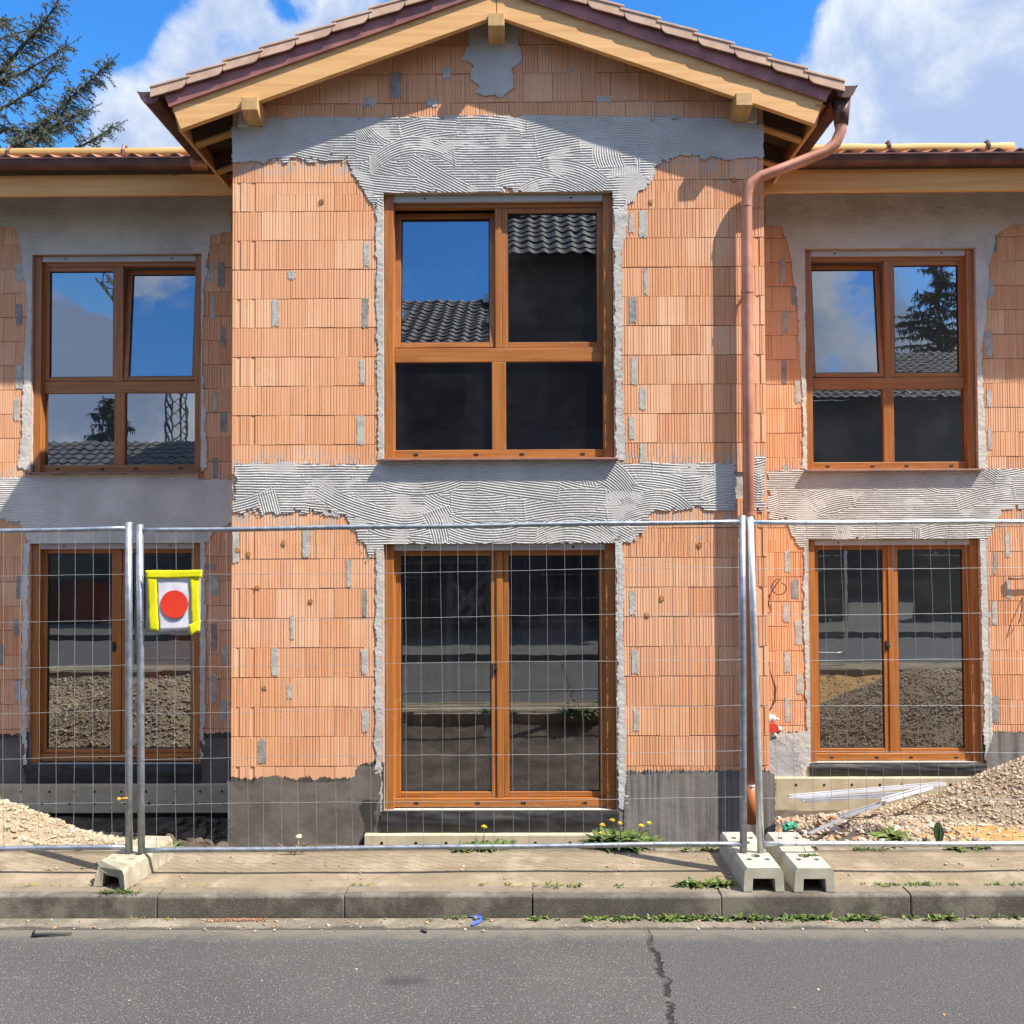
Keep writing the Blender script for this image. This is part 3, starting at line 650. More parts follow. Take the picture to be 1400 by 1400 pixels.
# combed mortar bands: real ridges left by a notched trowel
def in_poly(px, py, poly):
    ins = np.zeros(px.shape, bool); n = len(poly)
    for i in range(n):
        x0, y0 = poly[i]; x1, y1 = poly[(i+1) % n]
        if y0 == y1: continue
        c = ((y0 > py) != (y1 > py)) & (px < (x1-x0)*(py-y0)/(y1-y0)+x0); ins ^= c
    return ins
def comb(name, polys, Y, seed, amp=.0047, nstroke=90, smooth_polys=(), holes=(), relief=1., mat='plaster', step=.004, pitch=.0215, vert=.25, ragged=.022):
    polys = [[xz(a, b, Y) for a, b in P_] for P_ in polys]; smooth_polys = [[xz(a, b, Y) for a, b in P_] for P_ in smooth_polys]
    allp = [p for P_ in polys+smooth_polys for p in P_]
    x0, x1 = min(p[0] for p in allp)-.05, max(p[0] for p in allp)+.05; z0, z1 = min(p[1] for p in allp)-.05, max(p[1] for p in allp)+.05
    xs = np.arange(x0, x1, step); zs = np.arange(z0, z1, step); X, Z = np.meshgrid(xs, zs)
    rx = X+ragged*fbm(X*14, Z*14, seed)+.6*ragged*fbm(X*50, Z*50, seed+3); rz = Z+ragged*fbm(X*14, Z*14, seed+7)+.6*ragged*fbm(X*60, Z*40, seed+5)
    mask = np.zeros(X.shape, bool); sm = np.zeros(X.shape, bool)
    wx = X+.06*fbm(X*4, Z*4, seed+41)+.035*fbm(X*18, Z*10, seed+43)*2; wz = Z+.055*fbm(X*5, Z*5, seed+47)+.04*fbm(X*16, Z*20, seed+45)*2
    for P_ in polys: mask |= in_poly(rx, rz, P_) & (in_poly(wx, wz-.02, P_) | (fbm(X*30, Z*30, seed+51) > .12))
    for P_ in smooth_polys: sm |= in_poly(rx, rz, P_)
    rr = random.Random(seed)
    wob = .012*fbm(X*2.3, Z*2.3, seed+11)
    def ridge(t): 
        s_ = np.sin(2*np.pi*t/pitch); return np.clip(.5+.85*s_, 0, 1)
    H = amp*ridge(Z+wob)+.001
    for k in range(nstroke):
        cx, cz = rr.uniform(x0, x1), rr.uniform(z0, z1); L, w = rr.uniform(.25, .75), rr.choice((.16, .19, .24))
        ang = rr.gauss(0, .24) if rr.random() > vert else rr.choice((1, -1))*rr.uniform(1.1, 1.6)
        if abs(ang) > .9: L *= .45
        cur = rr.gauss(0, .8)
        r_ = L*.6+w
        i0, i1 = np.searchsorted(xs, (cx-r_, cx+r_)); j0, j1 = np.searchsorted(zs, (cz-r_, cz+r_))
        if i1-i0 < 2 or j1-j0 < 2: continue
        sl_ = np.s_[j0:j1, i0:i1]
        dx, dz = X[sl_]-cx, Z[sl_]-cz; ca, sa = math.cos(ang), math.sin(ang)
        s_ = dx*ca+dz*sa; t_ = -dx*sa+dz*ca+cur*s_*s_
        ed = .012*fbm(X[sl_]*22, Z[sl_]*22, k)
        ins = (np.abs(s_+ed) < L/2) & (np.abs(t_) < w/2+ed*.6)
        hh = amp*rr.uniform(.8, 1.1)*ridge(t_+.3*wob[sl_])+.001+.0018*(np.abs(np.abs(s_)-L/2) < .012)
        H[sl_] = np.where(ins, hh, H[sl_])
    H += .0016*fbm(X*9, Z*9, seed+2)+.0009*fbm(X*70, Z*70, seed+1)
    flat = np.clip((fbm(X*2.0, Z*2.6, seed+31)-.30)*5, 0, 1); brk = np.clip((fbm(X*5.5, Z*9, seed+33)-.18)*4, 0, 1)*.75; H = H*(1-brk)+brk*.0028; H = H*(1-flat*.85)+flat*.0032+.0028*np.clip(fbm(X*38, Z*38, seed+35)-.42, 0, 1)*4
    Hs = .004+relief*(.004*fbm(X*6, Z*9, seed+8)+.0022*fbm(X*30, Z*40, seed+9))
    H = np.where(sm & ~mask, Hs, H); allm = mask | sm
    for h in holes: allm &= ~((X > h[0]+.002) & (X < h[1]-.002) & (Z > h[2]) & (Z < h[3]))
    fm = allm[:-1, :-1] & allm[1:, :-1] & allm[:-1, 1:] & allm[1:, 1:]
    return grid_mesh(name, X, Y-.004-H, Z, fm, (mat,), house)
BX = lambda o: (o[0], o[1], o[2], o[3])
comb('combed_mortar', [[(322, 172), (366, 160), (520, 160), (700, 158), (1000, 162), (1037, 170), (1042, 214), (1000, 220), (905, 222), (888, 252), (868, 276), (838, 292), (838, 272), (524, 272), (524, 292), (508, 282), (496, 258), (480, 232), (470, 223), (322, 223)]], 0, 1, nstroke=170, vert=.34, holes=OB,
     smooth_polys=[[(636, 30), (640, 58), (631, 82), (647, 90), (641, 104), (656, 118), (649, 129), (688, 134), (701, 122), (704, 108), (700, 97), (716, 80), (708, 60), (720, 30)], [(317, 174), (366, 161), (366, 222), (317, 222)],
                   [(1000, 164), (1044.5, 170), (1044.5, 216), (1000, 218)],
                   [(514.5, 255), (525, 255), (524.5, 628), (516, 628)], [(838, 262), (862, 262), (857, 300), (851, 345), (851, 470), (852, 560), (856, 628), (841, 628)]])
comb('combed_mortar', [[(318, 634), (420, 632), (515, 636), (520, 628), (842, 626), (850, 632), (1008, 632), (1008, 698), (900, 700), (888, 716), (874, 742), (846, 742), (846, 752), (522, 752), (516, 752), (502, 768), (490, 745), (474, 708), (420, 702), (318, 706)],
                       [(1026, 626), (1046, 624), (1046, 698), (1026, 700)]], 0, 2, nstroke=130, vert=.14, holes=OB,
     smooth_polys=[[(514, 744), (524, 744), (523, 1108), (512, 1108), (513, 900)], [(840, 740), (852, 740), (853, 900), (857, 1060), (858, 1106), (846, 1106)], [(520, 629), (842, 626), (838, 648), (512, 650)], [(375, 655), (400, 655), (400, 675), (378, 677)], [(462, 640), (492, 640), (498, 672), (462, 672)]])
sL = dict(smooth_polys=[[(-200, 266), (317, 268), (317, 318), (290, 322), (285, 355), (280, 400), (276, 470), (284, 640), (274, 646), (274, 356), (46, 356), (44, 500), (46, 646), (26, 640), (31, 560), (34, 480), (38, 420), (30, 340), (22, 312), (-200, 312)], [(272, 740), (281, 742), (282, 880), (280, 1040), (274, 1044)], [(40, 742), (32, 742), (30, 900), (30, 1048), (37, 1044)],
     [(38, 648), (272, 646), (272, 655), (320, 655), (320, 712), (290, 730), (276, 752), (38, 752), (55, 700)]])
comb('grey_render', [[(-200, 655), (60, 652), (90, 680), (70, 742), (38, 745), (30, 716), (-200, 712)]], S, 3, nstroke=25, vert=.1, holes=OL, mat='plaster_side', amp=.005, **sL)
comb('combed_mortar', [[(1046, 642), (1345, 640), (1600, 645), (1600, 690), (1372, 700), (1356, 730), (1340, 746), (1106, 746), (1104, 752), (1088, 745), (1074, 715), (1046, 714)]], S, 4, nstroke=60, vert=.12, holes=OR, amp=.0055,
     smooth_polys=[[(1100, 642), (1345, 641), (1336, 660), (1094, 664)], [(1338, 736), (1350, 738), (1352, 870), (1358, 1000), (1346, 1042), (1343, 900)], [(1107, 738), (1099, 740), (1098, 850), (1103, 1000), (1110, 1044)], [(1060, 1000), (1110, 1000), (1110, 1080), (1098, 1076), (1092, 1030), (1060, 1010)]])
comb('grey_render', [], S, 5, nstroke=0, holes=OR, mat='plaster_side',
     smooth_polys=[[(1046, 256), (1600, 256), (1600, 305), (1380, 308), (1362, 322), (1352, 370), (1348, 440), (1342, 470), (1346, 560), (1350, 640), (1336, 642), (1332, 350), (1102, 350), (1101, 500), (1105, 642), (1096, 640), (1098, 560), (1092, 480), (1088, 400), (1078, 340), (1068, 310), (1046, 310)]])
comb('plinth_render', [], S, 6, nstroke=0, holes=OR, mat='render_grey', smooth_polys=[[(1046, 1012), (1080, 1006), (1096, 1020), (1104, 1050), (1108, 1080), (1046, 1086)]])

for sd_, Y_, ops_, st_, pl_ in ((21, 0, OB, .006, [(312, 1066), (345, 1070), (352, 1062), (378, 1060), (400, 1068), (470, 1067), (486, 1060), (488, 1047), (514, 1046), (522, 1060), (522, 1260), (312, 1260)]),
        (24, 0, OB, .006, [(856, 1058), (940, 1056), (1010, 1053), (1060, 1056), (1060, 1260), (852, 1260), (852, 1110)]),
        (22, S, OL, .008, [(-220, 1010), (34, 1008), (34, 1050), (42, 1100), (-220, 1110)]), (25, S, OL, .008, [(274, 1009), (320, 1008), (320, 1100), (272, 1090)]),
        (23, S, OR, .008, [(1352, 1000), (1620, 1002), (1620, 1080), (1344, 1080), (1346, 1044)])):
    comb('bitumen_coat', [], Y_, sd_, nstroke=0, holes=ops_, mat='bitumen', relief=.3, step=st_, ragged=.016, smooth_polys=[pl_])

# ---- windows: shutter rails, frame, sashes, panes
def oakbox(mb, x0, x1, y0, y1, z0, z1):
    mb.box(x0, x1, y0, y1, z0, z1, 0 if (x1-x0) > (z1-z0) else 1)
OAK = ['oak_x', 'oak_z']
def window(W, z0, z1, Y, door, tilt=None, sill=True, label=None):
    a, b = W; H = z1-z0; w = b-a; mid = (a+b)/2
    fr = MB(); yf = Y+.085; yb = Y+.155
    ra = .078*(w/1.95)**.3
    top = z1-.055; bot = z0+.088 if door else z0+.088
    fw = .006 if not door else .010
    oakbox(fr, a+.03, a+ra+fw, yf, yb, z0, z1-.01); oakbox(fr, b-ra-fw, b-.03, yf, yb, z0, z1-.01)
    ft = .043 if not door else .008
    oakbox(fr, a+ra+fw+.001, b-ra-fw-.001, yf, yb, top-ft, top+.02)
    oakbox(fr, a+.01, b-.01, yf-.012 if door else yf-.006, yb, z0+.004, z0+.078)
    if not door:
        t0, t1 = z0+.835*H/2.27, z0+.955*H/2.27
        oakbox(fr, a+ra+fw+.001, b-ra-fw-.001, yf+.002, yb-.002, t0, t1)
        oakbox(fr, mid-.06*w/1.95, mid+.06*w/1.95, yf-.002, yb-.004, z0+.0785, t0-.0005)
        sz0 = t1+.001
    else: sz0 = z0+.079
    oakbox(fr, mid-.029, mid+.029, yf+.004, yb-.006, sz0, top-ft-.001)
    win = fr.build('patio_door' if door else 'window', OAK, house, bevel=.004)
    for x0, x1 in ((a+.004, a+ra), (b-ra, b-.004)):
        r_ = MB(); oakbox(r_, x0, x1, Y+.036, Y+.084, z0-.004, z1-.004); r_.build('guide_rail', OAK, win, bevel=.003)
    s_ = MB(); s_.box(a+ra+.002, b-ra-.002, Y+.045, Y+.084, z1-.058, z1-.004, 0)
    for xx in (a+.27*w/1.95+.08, b-.27*w/1.95-.08): s_.box(xx-.008, xx+.008, Y+.041, Y+.046, z1-.040, z1-.024, 1)
    s_.build('shutter_slat', ['alu', 'black'], win, bevel=.003)
    def pane(x0, x1, zz0, zz1, y, rot=None):
        g_ = MB(); g_.quad((x0, y, zz0), (x1, y, zz0), (x1, y, zz1), (x0, y, zz1))
        o = g_.build('pane', 'glass', win)
        if rot: rot(o)
        return o
    # opening sashes side by side
    ring = .049 if not door else .046
    for k, (x0, x1) in enumerate(((a+ra+fw-.004, mid-.030), (mid+.030, b-ra-fw+.004))):
        rot = None
        if tilt == k:
            ang = R(5.0)
            def rot(o, piv=Vector((0, Y+.16, sz0))):
                rm = Matrix.Rotation(-ang, 4, 'X'); wl = ORIG[o.name]
                o.rotation_euler = (-ang, 0, 0); nl = piv+rm @ (wl-piv)
                o.location = nl-ORIG[win.name]
        zt = top-ft+.004; yy = Y+.100
        sb = MB()
        if tilt == k: zt = top-ft-.004
        oakbox(sb, x0, x0+ring, yy, yy+.06, sz0+.003, zt); oakbox(sb, x1-ring, x1, yy, yy+.06, sz0+.003, zt)
        oakbox(sb, x0+ring+.0005, x1-ring-.0005, yy+.0015, yy+.058, sz0+.003, sz0+ring); oakbox(sb, x0+ring+.0005, x1-ring-.0005, yy+.0015, yy+.058, zt-ring, zt)
        sash = sb.build('sash', OAK, win, bevel=.004)
        if rot: rot(sash)
        pane(x0+ring-.004, x1-ring+.004, sz0+ring-.004, zt-ring+.004, yy+.026, rot)
        bd = MB(); gl = .005
        bd.box(x0+ring+.0006, x0+ring+gl+.004, yy+.016, yy+.025, sz0+ring+.0005, zt-ring-.0005); bd.box(x1-ring-gl-.004, x1-ring-.0006, yy+.016, yy+.025, sz0+ring+.0005, zt-ring-.0005)
        bd.box(x0+ring+gl+.005, x1-ring-gl-.005, yy+.016, yy+.025, zt-ring-gl-.004, zt-ring-.0008); bd.box(x0+ring+gl+.005, x1-ring-gl-.005, yy+.016, yy+.025, sz0+ring+.0008, sz0+ring+gl+.003)
        o = bd.build('glazing_seal', 'black', win)
        if rot: rot(o)
    if not door:
        pane(a+ra, mid-.06*w/1.95+.01, z0+.07, t0+.01, Y+.118); pane(mid+.06*w/1.95-.01, b-ra, z0+.07, t0+.01, Y+.118)
    else:
        h = MB(); hz = z0+1.17; hx = mid-.050
        h.box(hx-.014, hx+.014, Y+.086, Y+.1015, hz-.05, hz+.05); h.box(hx-.01, hx+.03, Y+.076, Y+.086, hz-.012, hz+.012); h.build('handle', 'black', win, bevel=.004)
    for f_ in (.135, .40, .60, .865):
        d_ = MB(); xx = a+w*f_; yy = (yf-.012 if door else yf-.006)
        d_.box(xx-.02, xx+.02, yy-.004, yy+.01, z0+.03, z0+.048); d_.build('drain_cap', 'black', win, bevel=.003)
    if sill:
        s_ = MB(); s_.prism([(a-.03, Y-.068, z0-.022), (a-.03, Y-.066, z0-.004), (a-.03, Y+.07, z0+.006), (a-.03, Y+.07, z0-.016)], (w+.06, 0, 0))
        s_.build('sill', 'sill', win, bevel=.003)
    return win
window(WB, 2.60, 4.87, 0, False, tilt=0)
window(WB, -.365, 1.876, 0, True, sill=False)
window(WL, 2.61, 4.855, S, False, tilt=1)
window(WL, -.36, 1.88, S, True, sill=False)
window(WR, 2.60, 4.858, S, False, tilt=0)
window(WR, -.372, 1.886, S, True, sill=False)
# membrane and insulation board under the three doors
def under(W, Y, xps0, xps1, ztop, zmid, zbot, seed):
    a, b = W
    xs = np.arange(a-.02, b+.03, .02); zs = np.linspace(zmid-.02, ztop, 14); X, Z = np.meshgrid(xs, zs)
    t = (Z-zmid)/(ztop-zmid)
    Yy = Y-.012-.012*np.sin(np.pi*np.clip(t, 0, 1))*(1+.8*fbm(X*2.2, Z*7, seed))-.022*np.abs(fbm(X*2+Z*9, Z*14, seed+2))
    grid_mesh('door_membrane', X, Yy, Z+.012*fbm(X*3, Z, seed+4), None, ('membrane',), house)
    m_ = MB(); m_.box(xps0, xps1, Y-.075, Y-.006, zbot, zmid-.005)
    pb = m_.build('insulation_board', 'xps', house, bevel=.004)
    n = int((xps1-xps0)/.24)
    for i in range(n):
        for zz in (zmid-.07, zmid-.19):
            d_ = MB(); xx = xps0+.16+i*.26+random.uniform(-.04, .04)
            if xx > xps1-.05: continue
            d_.prism([(xx+.013*math.cos(q_*math.pi/5), Y-.0775, zz+.013*math.sin(q_*math.pi/5)) for q_ in range(10)], (0, .006, 0)); d_.build('dowel', 'black', pb)
under(WB, 0, -1.13, 1.02, -.372, -.545, -.95, 1)
under(WL, S, -5.3, -2.275, -.368, -.555, -.84, 2)
under(WR, S, 2.275, 5.3, -.378, -.50, -.95, 3)
# small fixings on the right-hand recessed facade
p = at(1056, 994, S)
fm_ = MB()
for i in range(16): fm_.rock((p.x+random.uniform(-.05, .07), S+.022, p.z+random.uniform(-.11, .11)), random.uniform(.045, .065), 0, 1)
fm_.build('foam_patch', 'foam_white', house, smooth=True)
st = MB(); st.tube([(p.x, S-.03, p.z), (p.x, S-.062, p.z)], .05, 16); st.build('pipe_cap', 'red', house, bevel=.004)
cb = MB()
c0 = at(1064, 803, S); pts = []
for i in range(26):
    w_ = -.6+i*.33; r_ = .105-.0022*i; pts.append((c0.x+r_*math.cos(w_), S-.05-.001*i, c0.z+r_*math.sin(w_)))
q0 = at(1050, 826, S); pts = [(q0.x, S+.0, q0.z-.02), (q0.x+.01, S-.04, q0.z+.10), (c0.x-.03, S-.05, c0.z+.04)]+pts[6:]
cb.tube(pts, .006, 6); cb.build('cable', 'cable', house, smooth=True)
cb = MB(); cb.tube([at(1052, 905, S)+Vector((0, .0, 0)), at(1053, 918, S-.05), at(1060, 940, S-.06), at(1059, 958, S-.06), at(1052, 972, S-.04)], [.006, .006, .012, .012, .006], 6); cb.build('cable', 'cable', house, smooth=True)
cb = MB(); cb.tube([at(1399, 815, S), at(1397, 835, S-.05), at(1393, 852, S-.05), at(1402, 840, S-.05)], .006, 6); cb.build('cable', 'cable', house, smooth=True)
st = MB(); st.tube([at(1378, 791, S-.02), at(1390, 791, S-.05), at(1420, 789, S-.05)], .012, 8); st.build('conduit', 'twig', house, smooth=True)

# ---- roof of the bay
def rake_pts(s, lo, hi, x_end, perp=True):
    """outline in the facade plane of a strip that follows one side of the gable"""
    e = SLOPE*(hi-lo) if perp else 0
    return [(s*.003, L0(0)+lo), (s*x_end, L0(x_end)+lo), (s*(x_end+e), L0(x_end+e)+hi), (s*.003, L0(0)+hi)]
roof = MB()
for s in (-1, 1):
    roof.prism([(x_, -.135, z_) for x_, z_ in rake_pts(s, .175, .30, 2.69)], (0, 6, 0), 0)
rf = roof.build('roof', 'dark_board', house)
for s in (-1, 1):
    b_ = MB(); b_.prism([(x_, -.20, z_) for x_, z_ in rake_pts(s, 0, .222, 2.644)], (0, .055, 0)); b_.build('barge_board', 'spruce_x', house, bevel=.003)
    b_ = MB(); b_.prism([(x_, -.222, z_) for x_, z_ in rake_pts(s, .212, .335, 2.735)], (0, .02, 0)); b_.build('copper_flashing', 'copper_flash', house)
    # verge tiles: stepped, each lapping the one below, pale cap and a flange with a rounded tail
    v_ = MB(); st_ = .3035; n = 10
    for i in range(n):
        xo = 2.885-i*st_; xi = xo-st_-.035
        xi = max(xi, 0.)
        up0, up1 = .380+.030, .380+.0      # lower end rides up on the tile below
        P0 = (s*xo, L0(xo)+up0); P1 = (s*xi, L0(xi)+up1)
        t_ = .018
        v_.prism([(P0[0], -.262, P0[1]), (P1[0], -.262, P1[1]), (P1[0], -.262, P1[1]+t_), (P0[0], -.262, P0[1]+t_)], (0, .30, 0), 0)
        fl = .078
        tail = []
        for q_ in range(6):
            w_ = q_/5*math.pi/2; tail.append((xi+.02+.05*(1-math.sin(w_)), -fl+.05*(1-math.cos(w_))))
        out = [(xo-.004, 0), (xo-.004, -fl*.95)]
        pts = [(xo-.004, up0), (xo-.004, up0-fl)]
        for q_ in range(6):
            w_ = q_/5*math.pi/2; pts.append((xi+.085-.05*math.sin(w_), up1+.012-fl+.05*(1-math.cos(w_))))
        pts.append((xi+.035, up1+.004))
        v_.prism([(s*max(x_, 0), -.256, L0(max(x_, 0))+u_) for x_, u_ in pts], (0, .016, 0), 0)
    v_.build('verge_tiles', 'tile_verge', rf, bevel=.002)
# field tiles behind the verge
def tile_field(name, mat, parent, P0, U, V, nu, nv, tw, tl, wave=.028, lap=.022, slab=.05, per=8):
    """tiled slope: P0 lower corner, U along the eave, V up the slope (unit vectors)"""
    U, V = Vector(U).normalized(), Vector(V).normalized(); N = U.cross(V).normalized()
    if N.z < 0: N = -N
    mb_ = MB(); n = nu*per+1
    h = [wave*(math.sin(2*math.pi*(i/per))*.5+.5)**1.3 for i in range(n)]
    prev = None
    for j in range(nv):
        for row, (vv, up) in enumerate(((j*tl, lap), ((j+1)*tl, 0))):
            base = len(mb_.v)
            for i in range(n):
                p = Vector(P0)+U*(tw*i/per)+V*vv+N*(h[i]+up); mb_.v.append(tuple(p))
            if row == 0:
                b2 = len(mb_.v)
                for i in range(n):
                    p = Vector(P0)+U*(tw*i/per)+V*vv+N*(h[i]+up-.02); mb_.v.append(tuple(p))
                for i in range(n-1): mb_.f.append((b2+i, b2+i+1, base+i+1, base+i)); mb_.mi.append(0)
                lowb = base
            else:
                for i in range(n-1): mb_.f.append((lowb+i, lowb+i+1, base+i+1, base+i)); mb_.mi.append(0)
    L_ = nv*tl; Wd = nu*tw
    c = [Vector(P0)-N*slab, Vector(P0)+U*Wd-N*slab, Vector(P0)+U*Wd+V*L_-N*slab, Vector(P0)+V*L_-N*slab]
    mb_.quad(*c)
    return mb_.build(name, mat, parent, smooth=False)
ca, sa = math.cos(math.atan(SLOPE)), math.sin(math.atan(SLOPE))
for s in (-1, 1):
    tile_field('roof_tiles', 'tile', rf, (s*2.87, .03, L0(2.87)+.365), (0, 1, 0), (-s*ca, 0, sa), 22, 9, .25, .335, .03, .02, .04)
# purlins through the gable, their packing, rafters, fascia boards and gutters
for xc, zb in ((-2.058, 5.456), (0, 6.146), (2.055, 5.46)):
    m_ = MB()
    m_.prism([(xc-.068, -.235, zb+.040), (xc-.068, -.235, zb+.150), (xc-.068, 1.5, zb+.150), (xc-.068, 1.5, zb), (xc-.068, -.15, zb)], (.136, 0, 0)); m_.build('purlin', 'spruce_aged_y', house, bevel=.004)
for s in (-1, 1):
    m_ = MB(); m_.box(min(s*2.125, s*2.215), max(s*2.125, s*2.215), -.03, .25, 5.452, 5.62); m_.build('packing_block', 'white_block', house, bevel=.004)
    for yy in (.12, .72, 1.32):
        m_ = MB(); m_.prism([(s*2.28, yy, L0(2.28)+.02), (s*2.64, yy, L0(2.64)+.02), (s*2.64, yy, L0(2.64)+.172), (s*2.28, yy, L0(2.28)+.172)], (0, .08, 0), 0); m_.prism([(s*2.28, yy-.004, L0(2.28)-.006), (s*2.636, yy-.004, L0(2.636)-.006), (s*2.636, yy-.004, L0(2.636)+.018), (s*2.28, yy-.004, L0(2.28)+.018)], (0, .088, 0), 1); m_.build('rafter', ['dark_board', 'spruce_aged_x'], house, bevel=.003)  # eave shade painted into the rafters: dark sides, pale lower strip
    m_ = MB(); m_.prism([(s*2.645, -.144, L0(2.645)), (s*2.678, -.144, L0(2.645)+.004), (s*2.728, -.144, L0(2.645)+.195), (s*2.688, -.144, L0(2.645)+.195)], (0, 2.2, 0)); m_.build('fascia_board', 'spruce_y', house, bevel=.003)
    gz = 5.655; gx = s*2.895; pr = []
    for i in range(13):
        w_ = math.pi*i/12; pr.append((.085*math.cos(w_), -.085*math.sin(w_)*1.15))
    pr = [(.098, .012), (.098, -.004), (.087, 0)]+pr
    m_ = MB(); m_.sweep(pr, [-.235, 1.62], lambda a, b, y: (gx+s*a, y, gz+b))
    m_.poly([(gx+s*a, -.235, gz+b) for a, b in pr[3:]]); m_.poly([(gx+s*a, 1.6, gz+b) for a, b in pr[3:]])
    go = m_.build('gutter', 'copper', house, smooth=False)
    sd = go.modifiers.new('sheet', 'SOLIDIFY'); sd.thickness = .003
    for yy in (-.20, .25, .85):
        b_ = MB(); b_.sweep([(a*1.03, b*1.04-.001) for a, b in pr[2:]], [yy, yy+.03], lambda a, b, y: (gx+s*a, y, gz+b)); b_.build('gutter_bracket', 'copper', go)
# downpipe on the right: outlet, swan neck back to the wall, straight drop, brown ground pipe
dp = MB()
x0 = 2.89
path = [(x0, -.13, 5.58), (x0, -.13, 5.42), (x0-.005, -.13, 5.32), (x0-.05, -.13, 5.22), (x0-.13, -.13, 5.15), (2.42, -.115, 5.02), (2.22, -.10, 4.955), (2.14, -.095, 4.90), (2.105, -.09, 4.82), (2.10, -.09, 4.70), (2.095, -.09, 3.2), (2.085, -.09, -.12)]
dp.tube(path, [.060, .053]+[.047]*10, 16)
pipe = dp.build('downpipe', 'copper_pipe', house, smooth=True)
m_ = MB(); m_.tube([(x0, -.13, 5.58), (x0, -.13, 5.37)], [.078, .056], 16); m_.build('outlet', 'copper', pipe, smooth=True)
for z_, rr_ in ((4.70, .051), (3.97, .052), (2.1, .052)):
    m_ = MB(); m_.tube([(2.098, -.09, z_), (2.098, -.09, z_+.025)], rr_, 16); m_.box(2.09, 2.106, -.05, .01, z_+.002, z_+.022); m_.build('pipe_clamp', 'copper_pipe' if z_ > 4.2 else 'copper_new', pipe, smooth=False)
m_ = MB(); m_.tube([(2.085, -.09, -.12), (2.085, -.09, -.45)], .045, 16); gp = m_.build('ground_pipe', 'pvc_brown', pipe, smooth=True)
m_ = MB(); m_.tube([(2.085, -.09, -.14), (2.085, -.09, -.125)], .049, 16); m_.build('pipe_ring', 'white_block', pipe)
# eaves of the two recessed parts
for s in (-1, 1):
    xa, xb = (-9.2, -2.30) if s < 0 else (2.30, 9.2)
    dz = 0 if s < 0 else -.018
    m_ = MB(); m_.box(xa, xb, 1.13, 1.165, 5.284+dz, 5.515+dz); m_.build('fascia_board', 'spruce_warm', house, bevel=.003)
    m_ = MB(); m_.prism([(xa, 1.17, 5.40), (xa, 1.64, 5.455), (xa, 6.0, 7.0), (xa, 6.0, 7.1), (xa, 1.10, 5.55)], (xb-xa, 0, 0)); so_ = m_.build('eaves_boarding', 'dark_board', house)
    pr = [(-.088, .014), (-.088, 0), (-.078, -.002), (-.072, -.025)]
    for i in range(9):
        w_ = math.pi*i/8; pr.append((-.070*math.cos(w_), -.028-.055*math.sin(w_)))
    pr += [(.075, -.01)]
    gy, gz = 1.045, 5.585+dz
    ga, gb = (xa, -2.82) if s < 0 else (2.79, xb)
    m_ = MB(); m_.sweep(pr, [ga, gb], lambda a, b, x_: (x_, gy+a, gz+b)); m_.poly([((gb if s < 0 else ga), gy+a, gz+b) for a, b in pr[2:]])
    go = m_.build('gutter', 'copper', house); sd = go.modifiers.new('sheet', 'SOLIDIFY'); sd.thickness = .003
    for i in range(8):
        xx = (-3.07-.72*i) if s < 0 else (3.42+.74*i)
        b_ = MB(); b_.sweep([(a*1.03, b*1.03-.002) for a, b in pr[1:]], [xx, xx+.028], lambda a, b, x_: (x_, gy+a, gz+b)); b_.build('gutter_bracket', 'copper', go)
    m_ = MB(); xn = ga if s > 0 else gb
    m_.sweep([(a*1.02, b*1.02-.0035) for a, b in pr[2:]], [xn+(.0 if s > 0 else -.16), xn+(.16 if s > 0 else 0)], lambda a, b, x_: (x_, gy+a, gz+b)); m_.build('gutter_seam', 'copper_new', go)
    nt = 34
    P0 = (-2.78-nt*.205, 1.02, 5.590) if s < 0 else (2.68, 1.02, 5.590+dz)
    tile_field('roof_tiles', 'tile', house, P0, (1, 0, 0), (0, ca, sa), nt, 17, .205, .33, .042, .022, .03, per=10)
    # round timber snow guard in brackets
    r0, r1 = (-9.0, -2.5) if s < 0 else (2.45, at(1384, 200, 1.40).x)
    m_ = MB(); ly, lz = 1.40, 5.808+dz*1.2
    m_.tube([(r0+(r1-r0)*i/12, ly, lz+.004*math.sin(i*1.7)) for i in range(13)], .058, 14); lg = m_.build('snow_guard', 'log', house, smooth=True)
    bxs = [at(px, 205, 1.40).x for px in ((15, 172) if s < 0 else (1213, 1348))]
    if s < 0: bxs += [bxs[0]-1.1, bxs[0]-2.2]
    for xx in bxs:
        b_ = MB(); b_.tube([(xx, ly+.075, lz-.09), (xx, ly+.07, lz+.02), (xx, ly+.03, lz+.066), (xx, ly-.035, lz+.066), (xx, ly-.068, lz+.01), (xx, ly-.066, lz-.08)], .017, 6); b_.build('bracket', 'copper', lg)
# dim, bare rooms behind the panes
m_ = MB()
core_b = [(-8.8, -6.9, -.4, 2.0), (6.9, 8.8, -.4, 2.0), (-8.8, -6.9, 2.6, 5.1), (6.9, 8.8, 2.6, 5.1)]  # unseen rear openings, added to let light into the rooms
m_.tone = []; core(m_, -9, 9, 4.6, 4.7, -1, 5.6, core_b); m_.tone = None; m_.build('room_wall', ['interior', 'interior'], house)
for xx in (-2.6, 2.6):
    m_ = MB(); m_.box(xx-.06, xx+.06, S+.40, 4.59, -.9, 5.3); m_.build('room_wall', 'interior', house)
for zz in (-.42, 2.35):
    m_ = MB(); m_.box(-8.9, 8.9, S+.375, 4.58, zz-.14, zz); m_.box(-1.98, 1.98, .38, S+.37, zz-.14, zz); m_.build('floor_slab', 'interior_floor', house)
m_ = MB(); m_.box(-8.9, 8.9, S+.375, 4.58, 5.30, 5.38); m_.box(-1.98, 1.98, .38, S+.37, 5.30, 5.38); m_.build('ceiling', 'interior', house)
m_ = MB()
for i in range(3):
    pass
